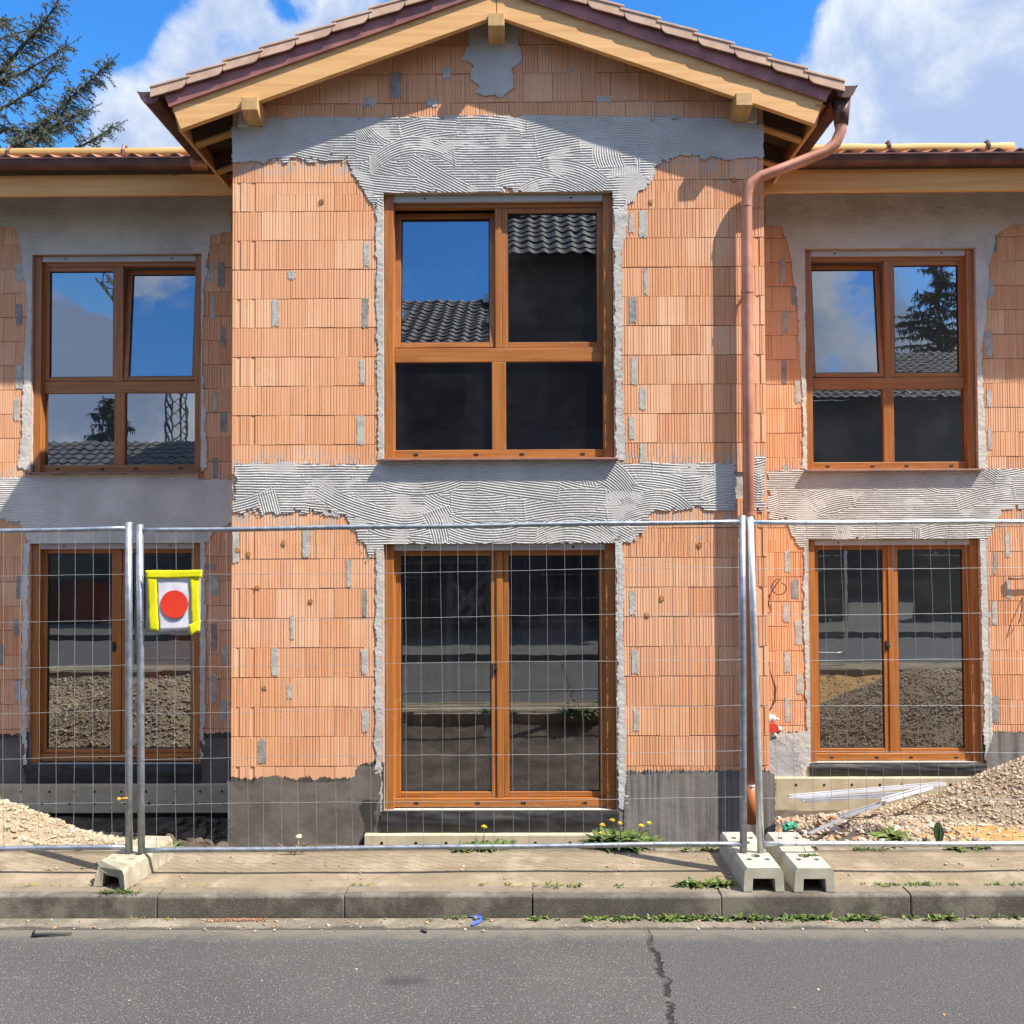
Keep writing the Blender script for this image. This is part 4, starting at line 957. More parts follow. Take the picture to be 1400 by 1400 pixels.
ob_ = MB(); ob_.box(-.45, .75, 2.9, 3.0, 2.36, 4.3); ob_.build('room_wall', 'interior', house)

# ------------------------------------------------------------------ site fence
FY = -2.55
def fence_panel(name, xa, xb, zt, label, loc, dz=(0, 0), leanA=0., leanB=0., light=False, seed=0, wires_from=None):
    g_ = 'galv_light' if light else 'galv'
    root = thing('mesh_fence', loc, label, 'fence', 'site fence panels')
    rr = random.Random(seed); za, zb_ = zt+dz[0], zt+dz[1]
    def lx(x_, z_):   # both posts may lean a little
        t = (x_-xa)/(xb-xa); return x_+((1-t)*leanA+t*leanB)*(1-z_/2.)
    def lz(x_, z_): return z_+(za-zt)+(zb_-za)*(x_-xa)/(xb-xa)
    for x_ in (xa, xb):
        m_ = MB(); m_.tube([(lx(x_, z_), FY, lz(x_, z_) if z_ > .3 else z_) for z_ in (.055, .7, 1.4, zt+.035)], .0205, 14); m_.build('post', g_, root, smooth=True)
    for z_ in (zt, .158):
        m_ = MB(); n = 24
        m_.tube([(lx(xa+(xb-xa)*i/n, z_), FY+.002*math.sin(i*.9+seed), lz(xa+(xb-xa)*i/n, z_)+.002*math.sin(i*.7+z_)) for i in range(n+1)], .0145 if not light else .015, 10); m_.build('rail', g_, root, smooth=True)
    wm = MB(); n = int(round((xb-xa)/.1017))
    for i in range(1, n):
        x_ = xa+(xb-xa)*i/n+rr.uniform(-.005, .005); bow = rr.uniform(-.007, .007); ph = rr.uniform(0, 6)
        pts = [(lx(x_+bow*math.sin(z_*2.3+ph)+rr.uniform(-.0016, .0016), z_), FY-.014+.004*math.sin(z_*5+ph), lz(x_, z_)) for z_ in np.linspace(.145, zt+.012, 15)]
        wm.tube(pts, .00115, 5, 0, False)
    for k_ in range(6):
        z_ = zt-.262*(k_+1)
        pts = [(lx(xa+(xb-xa)*i/40, z_), FY-.0175+.003*math.sin(i*1.1), lz(xa+(xb-xa)*i/40, z_)+rr.uniform(-.0015, .0015)+.004*math.sin(i*.21+k_+seed)) for i in range(41)]
        wm.tube(pts, .0013, 5, 0, False)
    wm.build('wire_mesh', 'wire', root)
    return root
fence_panel('fence_panel', -2.018, 1.459, 1.995, 'middle galvanised mesh fence panel, carrying the yellow taped sign', (-.28, FY, 0), (-.012, .024), .02, -.012, seed=1)
fence_panel('fence_panel', -5.56, -2.082, 1.985, 'left mesh fence panel cut off by the picture edge, in front of the shaded facade', (-3.82, FY, 0), (-.055, .012), 0, .012, seed=2)
fence_panel('fence_panel', 1.505, 5.0, 1.99, 'right mesh fence panel with shinier rails, before the gravel heap and white profiles', (3.25, FY, 0), (.022, .02), .045, 0, light=True, seed=3)
# concrete feet
def foot(label, xc, yc, rz, mat, group, old=False):
    L_, w_, h_ = (.52 if old else .62), .222, .128
    pr = [(-w_/2, 0), (-w_/2+.006, h_-.022), (-w_/2+.020, h_), (w_/2-.020, h_), (w_/2-.006, h_-.022), (w_/2, 0), (w_/2-.048, 0), (w_/2-.052, .070), (-w_/2+.052, .070), (-w_/2+.048, 0)]
    mb_ = MB(); n = 24
    # length broken into sections: shallow saddle in the middle where the posts stand
    base = 0; rings = []
    for i in range(n+1):
        y_ = -L_/2+L_*i/n
        sad = -.008*math.exp(-((y_-.0)/.045)**2)
        ring = []
        for a, b in pr:
            zz = b+(sad if b > .1 else 0); xx = a; yy = y_
            if old and y_ < -.2:      # broken, rounded front end
                k_ = (-.2-y_)/.11; zz = zz*(1-.16*k_*k_)+.008*math.sin(a*60+i); yy = y_+.02*math.sin(a*40)*k_
            
            if old:
                q_ = random.Random(int(a*900)+i*31); k2 = 1.6 if y_ < -.12 else .6
                xx += q_.uniform(-.004, .004)*k2; zz = max(0, zz+q_.uniform(-.005, .004)*k2 if zz > .02 else zz); yy += q_.uniform(-.006, .006)*k2
                if y_ < -.1: yy += .45*(-.1-y_)*(1 if a < 0 else -.25)*(.4+b/.128*.6)
            ring.append(len(mb_.v)); mb_.v.append((xx, yy, zz))
        rings.append(ring)
    m_ = len(pr)
    for r0, r1 in zip(rings[:-1], rings[1:]):
        for j in range(m_):
            l = (j+1) % m_; mb_.f.append((r0[j], r0[l], r1[l], r1[j])); mb_.mi.append(0)
    mb_.f.append(tuple(rings[0][::-1])); mb_.f.append(tuple(rings[-1])); mb_.mi += [0, 0]
    me = bpy.data.meshes.new('fence_foot'); me.from_pydata(mb_.v, [], mb_.f); me.materials.append(M[mat])
    bm = bmesh.new(); bm.from_mesh(me); bmesh.ops.recalc_face_normals(bm, faces=bm.faces); bm.to_mesh(me); bm.free()
    ob = bpy.data.objects.new('ballast_block', me); COL.objects.link(ob)
    cut = MB()
    holes = [(0, -.115, .030, .030), (-.05, -.172, .019, .019), (.05, -.172, .019, .019), (0, .115, .030, .030), (-.05, .20, .019, .019), (.05, .20, .019, .019)]
    if old: holes = [(-.05, -.06, .026, .007), (.055, -.06, .026, .007), (-.05, -.135, .026, .007), (.055, -.135, .026, .007)]
    for hx, hy, a, b in holes:
        cut.prism([(hx+a*math.cos(t*math.pi/8), hy+b*math.sin(t*math.pi/8), .085) for t in range(16)], (0, 0, .1))
    cm = bpy.data.meshes.new('cut'); cm.from_pydata(cut.v, [], cut.f)
    bm = bmesh.new(); bm.from_mesh(cm); bmesh.ops.recalc_face_normals(bm, faces=bm.faces); bm.to_mesh(cm); bm.free()
    co = bpy.data.objects.new('cut', cm); COL.objects.link(co)
    bo = ob.modifiers.new('holes', 'BOOLEAN'); bo.object = co; bo.operation = 'DIFFERENCE'; bo.solver = 'EXACT'
    dg = bpy.context.evaluated_depsgraph_get(); nm = bpy.data.meshes.new_from_object(ob.evaluated_get(dg))
    ob.modifiers.clear(); ob.data = nm; bpy.data.objects.remove(co); 
    bv = ob.modifiers.new('edge', 'BEVEL'); bv.width = .006; bv.segments = 2; bv.limit_method = 'ANGLE'; bv.angle_limit = R(35)
    ob.location = (xc, yc, .004); ob.rotation_euler = (0, 0, rz)
    tag(ob, label, 'ballast block', group); return ob
foot('cream concrete foot block holding the two right fence posts', 1.498, -2.49, R(.3), 'concrete_foot', 'concrete ballast blocks')
foot('spare cream concrete foot block with a green leaf on top', 1.772, -2.495, R(.2), 'concrete_foot', 'concrete ballast blocks')
foot('old chipped concrete foot block under the two left fence posts', -2.065, -2.50, R(-7), 'concrete_foot_old', 'concrete ballast blocks', True)
# sign wired to the fence
sg = thing('sign', (at(238, 868, FY-.03).x, FY-.03, at(238, 868, FY-.03).z), 'white paper with a red disc, bordered by yellow tape, on the fence', 'sign')
YS = FY-.028
def sheet(name, pts, Y, mat, parent, wav=.006, seed=0, n=14, ny=14):
    """a slightly crumpled four-cornered sheet, pts in picture order tl,tr,br,bl"""
    P_ = [Vector(xz(a, b, Y)) for a, b in pts]
    U_, V_ = np.meshgrid(np.linspace(0, 1, n), np.linspace(0, 1, ny))
    X = (1-V_)*((1-U_)*P_[0].x+U_*P_[1].x)+V_*((1-U_)*P_[3].x+U_*P_[2].x); Z = (1-V_)*((1-U_)*P_[0].y+U_*P_[1].y)+V_*((1-U_)*P_[3].y+U_*P_[2].y)
    Yy = Y+wav*fbm(X*11, Z*7, seed, 3)
    ed = .004*fbm(X*30, Z*30, seed+3); o = grid_mesh(name, X+ed, Yy, Z+ed, None, (mat,), parent)
    sd = o.modifiers.new('thick', 'SOLIDIFY'); sd.thickness = .0012; sd.offset = 1
    return o
sheet('film', [(199, 783), (275, 780), (274, 866), (199, 864)], YS+.006, 'film', sg, .004, 1)
sheet('paper', [(213, 790), (261, 789), (262, 861), (217, 864)], YS, 'paper', sg, .006, 2)
sheet('tape', [(198, 780), (277, 779), (276, 790), (199, 791)], YS-.009, 'yellow_tape', sg, .004, 3, 20, 5)
sheet('tape', [(201, 789), (214, 789), (217, 863), (204, 862)], YS-.006, 'yellow_tape', sg, .004, 4, 5, 20)
sheet('tape', [(259, 789), (272, 788), (273, 864), (262, 862)], YS-.006, 'yellow_tape', sg, .004, 5, 5, 20)
sheet('tape', [(257, 855), (274, 848), (272, 862), (261, 869)], YS-.011, 'yellow_tape', sg, .008, 6, 6, 6)
c0 = Vector(xz(238.3, 826, YS-.005)); d_ = MB()
d_.prism([(c0.x+.0795*math.cos(t*math.pi/24), YS-.0065, c0.y+.0795*math.sin(t*math.pi/24)) for t in range(48)], (0, .001, 0)); d_.build('red_disc', 'dot_red', sg)
# orange tie on the left panel's wire
p = at(163, 1092, FY-.02); m_ = MB(); m_.rock((p.x, FY-.024, p.z), .022); m_.tube([(p.x, FY-.022, p.z), (p.x+.05, FY-.02, p.z+.004)], .004, 6)
tag(m_.build('cable_tie', 'orange_plastic', smooth=True), 'small orange cable tie on the wire beside the left fence post', 'cable tie')

# ------------------------------------------------------------------ heaps, rubble, profiles
def heap(name, hf, xr, yr, mats, label, nst, seed, smin, smax, front_y=None, sand=None):
    xs = np.arange(xr[0], xr[1], .04); ys = np.arange(yr[0], yr[1], .04); X, Y = np.meshgrid(xs, ys); Z = hf(X, Y)+.012*fbm(X*12, Y*12, seed)
    mb_ = MB(); ny, nx = X.shape
    for j in range(ny):
        for i in range(nx): mb_.v.append((X[j, i], Y[j, i], Z[j, i]))
    bh = base_h(X, Y)
    for j in range(ny-1):
        for i in range(nx-1):
            if Z[j:j+2, i:i+2].max() > bh[j:j+2, i:i+2].min()-.05:
                k_ = j*nx+i; mb_.f.append((k_, k_+1, k_+nx+1, k_+nx))
                mb_.mi.append(2 if sand is not None and sand(X[j, i], Y[j, i]) else 0)
    rr = random.Random(seed); random.seed(seed); c = 0; tries = 0
    while c < nst and tries < nst*12:
        tries += 1
        x_, y_ = rr.uniform(*xr), rr.uniform(*yr); z_ = float(hf(x_, y_))
        if z_ < float(base_h(x_, y_))-.02: continue
        if sand is not None and sand(x_, y_) and rr.random() < .85: continue
        s_ = smin+(smax-smin)*rr.random()**2.6
        mb_.rock((x_, y_, z_+s_*.25), s_, 1); c += 1
    o = mb_.build(name, mats); tag(o, label, 'gravel', kind='stuff'); return o
heap('gravel', heapL, (-7., -2.35), (-2.06, .9), ['heap_pale', 'gravel_pale'], 'heap of pale sunlit gravel in front of the shaded left facade', 9500, 31, .009, .036)
sandf = lambda x_, y_: (y_ < -1.0+.25*math.sin(x_*2.1) and x_ > 3.05+.2*math.sin(y_*9)) and heapR(x_, y_) > -1.2
heap('gravel', heapR, (2.35, 7.2), (-2.06, 1.25), ['heap', 'gravel', 'sand'], 'long heap of brown gravel with ochre sand in front of the right facade', 17000, 32, .007, .026, sand=sandf)
rb = MB(); random.seed(41); rr = random.Random(41)
for i in range(900):
    x_, y_ = 2.33+.95*rr.random()**1.3, rr.uniform(-2.0, 1.3)
    s_ = .012+.038*rr.random()**2.6; rb.rock((x_, y_, max(float(base_h(x_, y_)), float(heapR(x_, y_)))+s_*.3), s_, 0, .6)
tag(rb.build('rubble', 'rubble'), 'loose building rubble at the foot of the bay, left of the white profiles', 'rubble', kind='stuff')
rb = MB()
for i in range(300):
    x_, y_ = rr.uniform(-3.3, -2.3), rr.uniform(-.6, 1.5); s_ = .02+.07*rr.random()**2; rb.rock((x_, y_, float(base_h(x_, y_))+s_*.2), s_, 0, .6)
tag(rb.build('soil_clods', 'soil'), 'dark clods of soil in the shade below the left facade', 'soil', kind='stuff')
def profile(label, A, B, w, h, mat, group='discarded profiles'):
    A, B = Vector(A), Vector(B); d = (B-A); L_ = d.length; d.normalize()
    sx = d.cross(Vector((0, 0, 1))).normalized(); uz = sx.cross(d).normalized()
    t = .004
    pr = [(-w/2, 0), (w/2, 0), (w/2, h), (w/2-.012, h), (w/2-.012, h-t), (w/2-t, h-t), (w/2-t, t), (-w/2+t, t), (-w/2+t, h-t), (-w/2+.012, h-t), (-w/2+.012, h), (-w/2, h)]
    m_ = MB(); m_.prism([A+sx*a+uz*b for a, b in pr], d*L_); o = m_.build('metal_profile', mat); tag(o, label, 'profile', group); return o
profile('longest white profile bar, lying topmost against the insulation board', at(1080, 1091, -.15), at(1291, 1073, .35), .055, .022, 'white_profile')
profile('short bright white profile bar with its open end facing the bay', at(1208, 1096, -.25), at(1272, 1078, .15), .055, .024, 'white_profile')
profile('grey profile bar lying underneath the longest white one', at(1098, 1096, -.2), at(1252, 1086, .1), .07, .02, 'grey_profile')
profile('bent grey metal strip pointing down into the rubble', at(1150, 1118, -.6), at(1206, 1100, -.2), .05, .02, 'grey_profile')
profile('thin grey strip lying on the rubble near the green scrap', at(1106, 1141, -1.0), at(1152, 1120, -.6), .03, .010, 'grey_profile')
p = at(1080, 1130, -.75); m_ = MB(); random.seed(5)
for i in range(14):
    m_.rock((p.x+random.uniform(-.05, .05), p.y+random.uniform(-.04, .04), p.z+random.uniform(-.015, .02)), random.uniform(.02, .035), 0, .7)
tag(m_.build('plastic_scrap', 'green_plastic'), 'crumpled green plastic scrap lying in the rubble', 'scrap')

# ------------------------------------------------------------------ plants
def rosette(mb, c, n, L, w, rr, m=0, up=(.25, .9), droop=.45):
    for i in range(n):
        a = rr.uniform(0, 6.28); u = rr.uniform(*up)
        mb.leaf((c[0]+rr.uniform(-.01, .01), c[1]+rr.uniform(-.01, .01), c[2]), (math.cos(a), math.sin(a), u), L*rr.uniform(.55, 1.1), w*rr.uniform(.7, 1.2), droop*rr.uniform(.4, 1.2), m)
def dandelion(label, c, spread, n_ros, L, flowers, seed, cat='dandelion', mats=('leaf', 'flower', 'leaf_light')):
    rr = random.Random(seed); random.seed(seed)
    root = thing('dandelion', c, label, cat)
    lf = MB()
    for i in range(n_ros):
        rosette(lf, (c[0]+rr.uniform(-spread, spread), c[1]+rr.uniform(-.05, .05), c[2]), 15, L, L*.22, rr, rr.choice((0, 0, 1)))
    lf.build('leaves', [mats[0], mats[2]], root)
    for i, (fx, fz) in enumerate(flowers):
        f_ = MB(); y_ = c[1]-.03+rr.uniform(-.03, .03)
        f_.tube([(c[0]+fx*.4, c[1], c[2]), (c[0]+fx*.8, y_, c[2]+fz*.6), (c[0]+fx, y_, c[2]+fz)], .0025, 5, 1)
        for k_ in range(26):
            a = k_*2.4; u = .25+.9*(k_/26)
            f_.leaf((c[0]+fx, y_, c[2]+fz), (math.cos(a), math.sin(a)-.4, u), .022, .008, .2, 0, 2)
        f_.build('flower_head', [mats[1], mats[0]], root)
    return root
def px_c(px, py, z): 
    d = ray(px, py); t = (z-CAM.z)/d.z; return CAM+d*t
c = at(850, 1150, -2.03); dandelion('large dandelion clump with several yellow flowers at the right foot of the bay door', (c.x, -2.03, c.z-.02),   .15, 17, .19, [(-.06, .155), (-.12, .12), (.12, .12), (.17, .13), (-.13, .07), (-.01, .13)], 1)
c = at(660, 1166, -2.10); dandelion('flat dandelion clump with one tall flower in front of the bay door', (c.x, -2.10, .015), .18, 14, .10, [(.01, .125)], 2)
c = at(1220, 1146, -2.0); dandelion('pale green weed rosette at the foot of the right gravel heap', (c.x, -2.0, c.z), .05, 4, .15, [], 3, 'weed', ('leaf_light', 'flower', 'leaf_light'))
c = at(1325, 1166, -2.1); dandelion('low weed with a yellow flower under the right fence rail', (c.x, -2.1, .015), .14, 6, .08, [(-.03, .03)], 4)
c = at(225, 1155, -1.9); dandelion('grassy weed behind the old left foot block', (c.x, -1.95, c.z-.03), .08, 5, .15, [], 6, 'weed')
rr = random.Random(77)
m_ = MB(); c = at(1284, 1148, -1.95)
for i in range(6): m_.leaf((c.x+rr.uniform(-.015, .015), -1.95, c.z-.01), (rr.uniform(-.4, .4), rr.uniform(-.3, .2), 1), .155*rr.uniform(.6, 1), .05, .05, 0, 5)
tag(m_.build('dock_plant', 'leaf_dock'), 'upright broad leafed weed on the ochre sand', 'weed')
# leafy weeds in the joints: nobody could count the leaves
def weeds(name, strips, label, mats, seed, L=(.03, .06), w=.3, kindm=(0, 0, 1)):
    rr = random.Random(seed); random.seed(seed); mb_ = MB()
    for (xa, xb, y, z, dens, sc) in strips:
        n = int((xb-xa)*dens)
        for i in range(n):
            x_ = rr.uniform(xa, xb)
            if vn(x_*4, y*3, seed) < .36: continue
            l_ = rr.uniform(*L)*sc; rosette(mb_, (x_, y+rr.uniform(-.02, .02), z), rr.randint(5, 9), l_, l_*w, rr, rr.choice(kindm), (.3, 1.4), .4)
    o = mb_.build(name, mats); tag(o, label, 'weeds', kind='stuff'); return o
X_ = lambda px, py=1250, Y=-2.85: at(px, py, Y).x
weeds('kerb_weeds', [(X_(722), X_(765), -2.862, -.12, 60, .8), (X_(790), X_(905), -2.862, -.12, 75, .85), (X_(905), X_(1205), -2.862, -.12, 85, 1.05), (X_(1235), X_(1300), -2.862, -.115, 70, 1.0), (X_(1300), X_(1420), -2.862, -.117, 22, .7), (X_(560), X_(720), -2.862, -.117, 16, .6)],
      'row of green weeds growing along the foot of the kerb', ['leaf', 'leaf_light'], 5)
weeds('kerb_weeds', [(X_(935), X_(1005), -2.70, .0, 110, 1.25), (X_(845), X_(905), -2.70, .0, 80, .7), (X_(1130), X_(1290), -2.70, .0, 60, .7), (X_(1290), X_(1420), -2.70, 0, 40, .6)],
      'green weeds in the joint behind the kerb, beside the right foot blocks', ['leaf', 'leaf_light'], 6)
weeds('dry_grass', [(-2.9, -2.2, -2.70, 0, 40, .6), (-1.9, -1.0, -2.70, 0, 28, .45), (X_(465), X_(520), -2.70, 0, 45, .8), (X_(570), X_(660), -2.70, 0, 35, .7), (X_(690), X_(800), -2.70, 0, 50, .9), (-2.4, -1.7, -2.855, -.12, 40, .6), (X_(1180), X_(1400), -2.69, 0, 35, .6)],
      'yellowish dry grass tufts along the back of the kerb', ['leaf_dry', 'leaf_light'], 7, w=.14)
weeds('edging_weeds', [(X_(985, 1160, -2.13), X_(1060, 1160, -2.13), -2.13, .01, 50, .8), (X_(930, 1160, -2.13), X_(985, 1160, -2.13), -2.13, .01, 60, .9), (X_(1160, 1160, -2.13), X_(1260, 1160, -2.13), -2.13, .01, 40, .7), (X_(20, 1160, -2.13), X_(110, 1160, -2.13), -2.05, -.02, 40, .8)],
      'weeds sprouting along the edging stone under the fence', ['leaf', 'leaf_light'], 8)
c = at(168, 1212, -2.78)
weeds('foot_weeds', [(c.x-.1, c.x+.12, -2.80, .005, 110, .9)], 'grass tuft growing round the broken left foot block', ['leaf', 'leaf_light'], 9, w=.15)
# small litter
p = at(1113, 1180, -2.6); m_ = MB(); rr = random.Random(4)
for i in range(12):
    a = rr.uniform(-.5, .5); m_.leaf((1.80+rr.uniform(-.02, .03), -2.60, .138), (math.cos(a)*rr.choice((-1, 1)), math.sin(a)-.2, .35), .05, .011, .6, 0)
m_.leaf((1.79, -2.60, .138), (-.35, 0, 1), .06, .02, 0, 0)
tag(m_.build('leaf_sprig', 'leaf'), 'green leaf sprig lying on the spare foot block', 'leaf')
m_ = MB(); zr = -.116
pts = [px_c(a, b, zr)+Vector((0, 0, .006)) for a, b in ((625, 1247), (640, 1252), (652, 1254), (659, 1257), (656, 1261), (645, 1265))]
for a, b in zip(pts[:-1], pts[1:]):
    w_ = Vector((0, .012, .004)); m_.quad(a-w_, b-w_, b+w_, a+w_)
o = m_.build('plastic_strip', 'blue_plastic'); sd = o.modifiers.new('thick', 'SOLIDIFY'); sd.thickness = .002
tag(o, 'torn blue plastic strip lying in the gutter', 'litter')
m_ = MB(); a, b = px_c(44, 1281, -.118), px_c(98, 1278, -.118); m_.tube([a+Vector((0, 0, .008)), (a+b)/2+Vector((0, 0, .012)), b+Vector((0, 0, .008))], [.009, .008, .005], 7); m_.tube([a+Vector((0, 0, .008)), a+Vector((.015, 0, .04))], .006, 6)
tag(m_.build('rubber_strip', 'dark_plastic', smooth=True), 'black rubber strip on the road edge, lower left', 'litter')
m_ = MB(); c = at(402, 1168, -2.25); rr = random.Random(9)
for i in range(9):
    a = rr.uniform(-1, 1); m_.tube([(c.x+rr.uniform(-.05, .05), -2.2, .02), (c.x+.13*a, -2.22, .03+rr.uniform(.0, .07))], [.007, .003], 5)
m_.leaf((c.x, -2.22, .03), (.6, 0, .8), .07, .03, .3, 0)
tag(m_.build('twig_pile', 'twig'), 'small pile of dry twigs before the dark plinth of the bay', 'twigs')
m_ = MB(); q0 = at(408, 1144, -2.1); random.seed(2); m_.rock((q0.x, -2.1, q0.z), .03, 0, .7); m_.tube([(q0.x, -2.1, .01), (q0.x-.002, -2.1, q0.z)], .004, 5)
tag(m_.build('mushroom', 'pale_chip', smooth=True), 'pale mushroom like knob standing above the dry twigs', 'mushroom')
m_ = MB(); a, b = px_c(583, 1249, -.118), px_c(602, 1252, -.118); m_.tube([a+Vector((0, 0, .012)), b+Vector((0, 0, .01))], [.01, .006], 6)
tag(m_.build('twig', 'twig'), 'short brown twig in the gutter left of the blue strip', 'twig')
m_ = MB(); a = px_c(580, 1274, -.12); random.seed(3); m_.rock((a.x, a.y, -.113), .028, 0, .35); tag(m_.build('rubber_chip', 'dark_plastic'), 'flat dark chip on the road edge before the bay', 'litter')
gb = MB(); rr = random.Random(14); random.seed(14)
for i in range(900):
    x_ = rr.uniform(-3.2, 3.3); y_ = -2.86-.17*rr.random()**1.5 if rr.random() < .6 else rr.uniform(-2.69, -2.15)
    s_ = .003+.010*rr.random()**4; gb.rock((x_, y_, (-.118 if y_ < -2.8 else .008)+s_*.2), s_, 0, .6)
for i in range(26):
    x_, y_ = rr.uniform(-2.6, 2.6), rr.uniform(-3.95, -3.05); s_ = .003+.009*rr.random()**3; gb.rock((x_, y_, -.1205), s_, 0, .35)
tag(gb.build('grit', 'rubble'), 'scattered grit along the gutter and pavement', 'grit', kind='stuff')
lf = MB(); rr = random.Random(15)
for i in range(150):
    x_ = X_(rr.uniform(285, 365)); lf.leaf((x_, -2.862-rr.random()*.03, -.114), (rr.uniform(-1, 1), rr.uniform(-1, 1), .3), .018, .008, .5, 0, 2)
tag(lf.build('dead_leaves', simple('dead_leaf', (.30, .13, .05), (.2, .09, .04), .8)), 'crumbled brown leaves at the kerb foot, left of centre', 'leaves', kind='stuff')

# ------------------------------------------------------------------ cedar behind the house
def twig_tufts(mb, p0, p1, droop, rr, step=.045, nl=.055, m=0):
    p0, p1 = Vector(p0), Vector(p1); L_ = (p1-p0).length; n = max(2, int(L_/step)); prev = None
    for i in range(n+1):
        t = i/n; p = p0.lerp(p1, t)+Vector((0, 0, -droop*L_*t*t))
        if prev is not None:
            ax = (p-prev).normalized(); w_ = .006*(1-t)+.003
            sd_ = Vector((w_, 0, 0)); sz_ = Vector((0, 0, w_)); mb.quad(prev-sz_, p-sz_, p+sz_, prev+sz_, 1)
            for k_ in range(8):
                d = (ax*.55+Vector((rr.gauss(0, 1), rr.gauss(0, 1), rr.gauss(0, 1)))*.55).normalized()
                sd2 = d.cross(Vector((rr.gauss(0, 1), rr.gauss(0, 1), rr.gauss(0, 1)))).normalized()*.008
                e = p+d*nl*rr.uniform(.7, 1.3); mb.tri(p-sd2, p+sd2, e, m)
        prev = p
def cedar():
    Yt = 12.
    base = at(-95, 640, Yt); root = thing('cedar_tree', (base.x, Yt, -1.05), 'blue green cedar with rising ragged branches behind the left roof', 'tree')
    tr = MB(); zt = 15.5; n = 12
    tr.tube([(base.x+.1*math.sin(i*1.3), Yt+.08*math.cos(i*1.7), -1.05+(zt+1.05)*i/n) for i in range(n+1)], [.38*(1-i/n)+.03 for i in range(n+1)], 12); tr.build('trunk', 'bark', root, smooth=True)
    cr = MB(); rr = random.Random(12)
    limbs = []
    P = lambda px, py, dy=0: at(px, py, Yt+dy)
    # limbs in sight: ends given where they stand
    limbs += [([P(-80, 190, 0), P(-10, 112, -.3), P(32, 62, -.5), P(62, 30, -.6), P(104, -42, -.6)], 1.0), ([P(-70, 260), P(35, 190, -.8), P(70, 160, -1.), P(110, 122, -1.2), P(150, 86, -1.3)], 1.0),
              ([P(-60, 300), P(60, 230, .6), P(118, 196, .5), P(160, 172, .4)], .7), ([P(-80, 130), P(-20, 60, .5), P(35, 42, .7), P(60, 38, .8)], .5), ([P(-80, 200, .8), P(0, 150, .9), P(55, 118, 1.), P(85, 76, 1.)], .8),
              ([P(-90, 230, 1.2), P(10, 175, 1.4), P(60, 186, 1.5), P(120, 158, 1.6)], .9), ([P(-80, 150, -.8), P(-20, 118, -1), P(30, 100, -1.1), P(96, 60, -1.1)], .9), ([P(-100, 100, .5), P(-40, 60, .8), P(0, 30, .8), P(10, 28, .8)], .5),
              ([P(-70, 250, -1.5), P(0, 210, -1.7), P(60, 180, -1.8), P(122, 150, -1.8)], .9)]
    for i in range(26):      # the rest of the crown, on every side
        z_ = 2.5+12.5*(i/26); a = i*2.4+.4; L_ = (4.2-3.4*(z_/15.5))*rr.uniform(.8, 1.1); b0 = Vector((base.x, Yt, z_))
        if math.cos(a) > .1 and z_ > 4.2 and z_ < 12: continue
        d = Vector((math.cos(a), math.sin(a), .45)); limbs.append(([b0, b0+d*L_*.5, b0+d*L_*.8+Vector((0, 0, .1)), b0+d*L_+Vector((0, 0, .2))], .8))
    for pts, sc in limbs:
        fine = []
        for a, b in zip(pts[:-1], pts[1:]):
            for k_ in range(8): fine.append(a.lerp(b, k_/8))
        fine.append(pts[-1]); N = len(fine)
        cr.tube(fine, [.06*sc*(1-i/N)+.006 for i in range(N)], 6, 1)
        tot = sum((b-a).length for a, b in zip(pts[:-1], pts[1:]))
        nt = int(tot*31*sc)
        for i in range(nt):
            t = .18+.82*(i/nt); k_ = min(int(t*(N-1)), N-2); p = fine[k_].lerp(fine[k_+1], t*(N-1)-k_); ax = (fine[k_+1]-fine[k_]).normalized()
            side = Vector((rr.gauss(0, 1), rr.gauss(0, 1), rr.gauss(0, .45))).normalized()
            d = (ax*rr.uniform(.35, .9)+side).normalized(); L_ = rr.uniform(.22, .62)*(1.1-.75*t)*sc+.06
            twig_tufts(cr, p, p+d*L_, rr.uniform(.1, .6), rr)
            if rr.random() < .8:
                q_ = p+d*L_*.5; d2 = (d+Vector((rr.gauss(0, .7), rr.gauss(0, .7), rr.gauss(0, .3)))).normalized(); twig_tufts(cr, q_, q_+d2*L_*.6, .4, rr)
        twig_tufts(cr, pts[-1], pts[-1]+(pts[-1]-pts[-2]).normalized()*.25, 0, rr)
    cr.build('crown', ['needle', 'bark'], root)
cedar()

# ------------------------------------------------------------------ across the street (stands behind the camera, mirrored in the panes)
nh = thing('neighbour_house', (0, -13, -.02), 'dark walled house with a dark tiled roof across the street', 'house')
m_ = MB(); m_.box(-6.2, 6.0, -21, -11.6, -.02, 7.85); m_.build('wall', 'dark_wall', nh)
m_ = MB(); m_.prism([(-6.1, -11.7, 7.86), (-6.1, -20.9, 7.86), (-6.1, -16.2, 11.0)], (12.0, 0, 0)); m_.build('gable', 'dark_wall', nh)
t_ = Vector((0, -5.0, 3.5)).normalized()
r_ = tile_field('roof', 'tile_dark', nh, (-6.6, -11.1, 7.72), (1, 0, 0), t_, 43, 17, .30, .36, .05, .03, .06)
tile_field('roof', 'tile_dark', nh, (-6.6, -21.2, 7.72), (1, 0, 0), (0, 5.0, 3.5), 43, 17, .30, .36, .05, .03, .06)
for xx, vv in ((-.75, 5.2), (-.6, 2.6), (-3.5, 3.)):
    sk = MB(); U_ = Vector((1, 0, 0)); N_ = Vector((0, 3.5, 5.0)).normalized(); P_ = Vector((xx, -11.1, 7.72))+t_*vv+N_*.09
    sk.prism([P_, P_+U_*.9, P_+U_*.9+t_*1.1, P_+t_*1.1], N_*.07, 0); sk.quad(P_+N_*.075+U_*.06+t_*.06, P_+N_*.075+U_*.84+t_*.06, P_+N_*.075+U_*.84+t_*1.04, P_+N_*.075+U_*.06+t_*1.04, 1)
    sk.build('skylight', ['dark_plastic', 'glass'], nh)
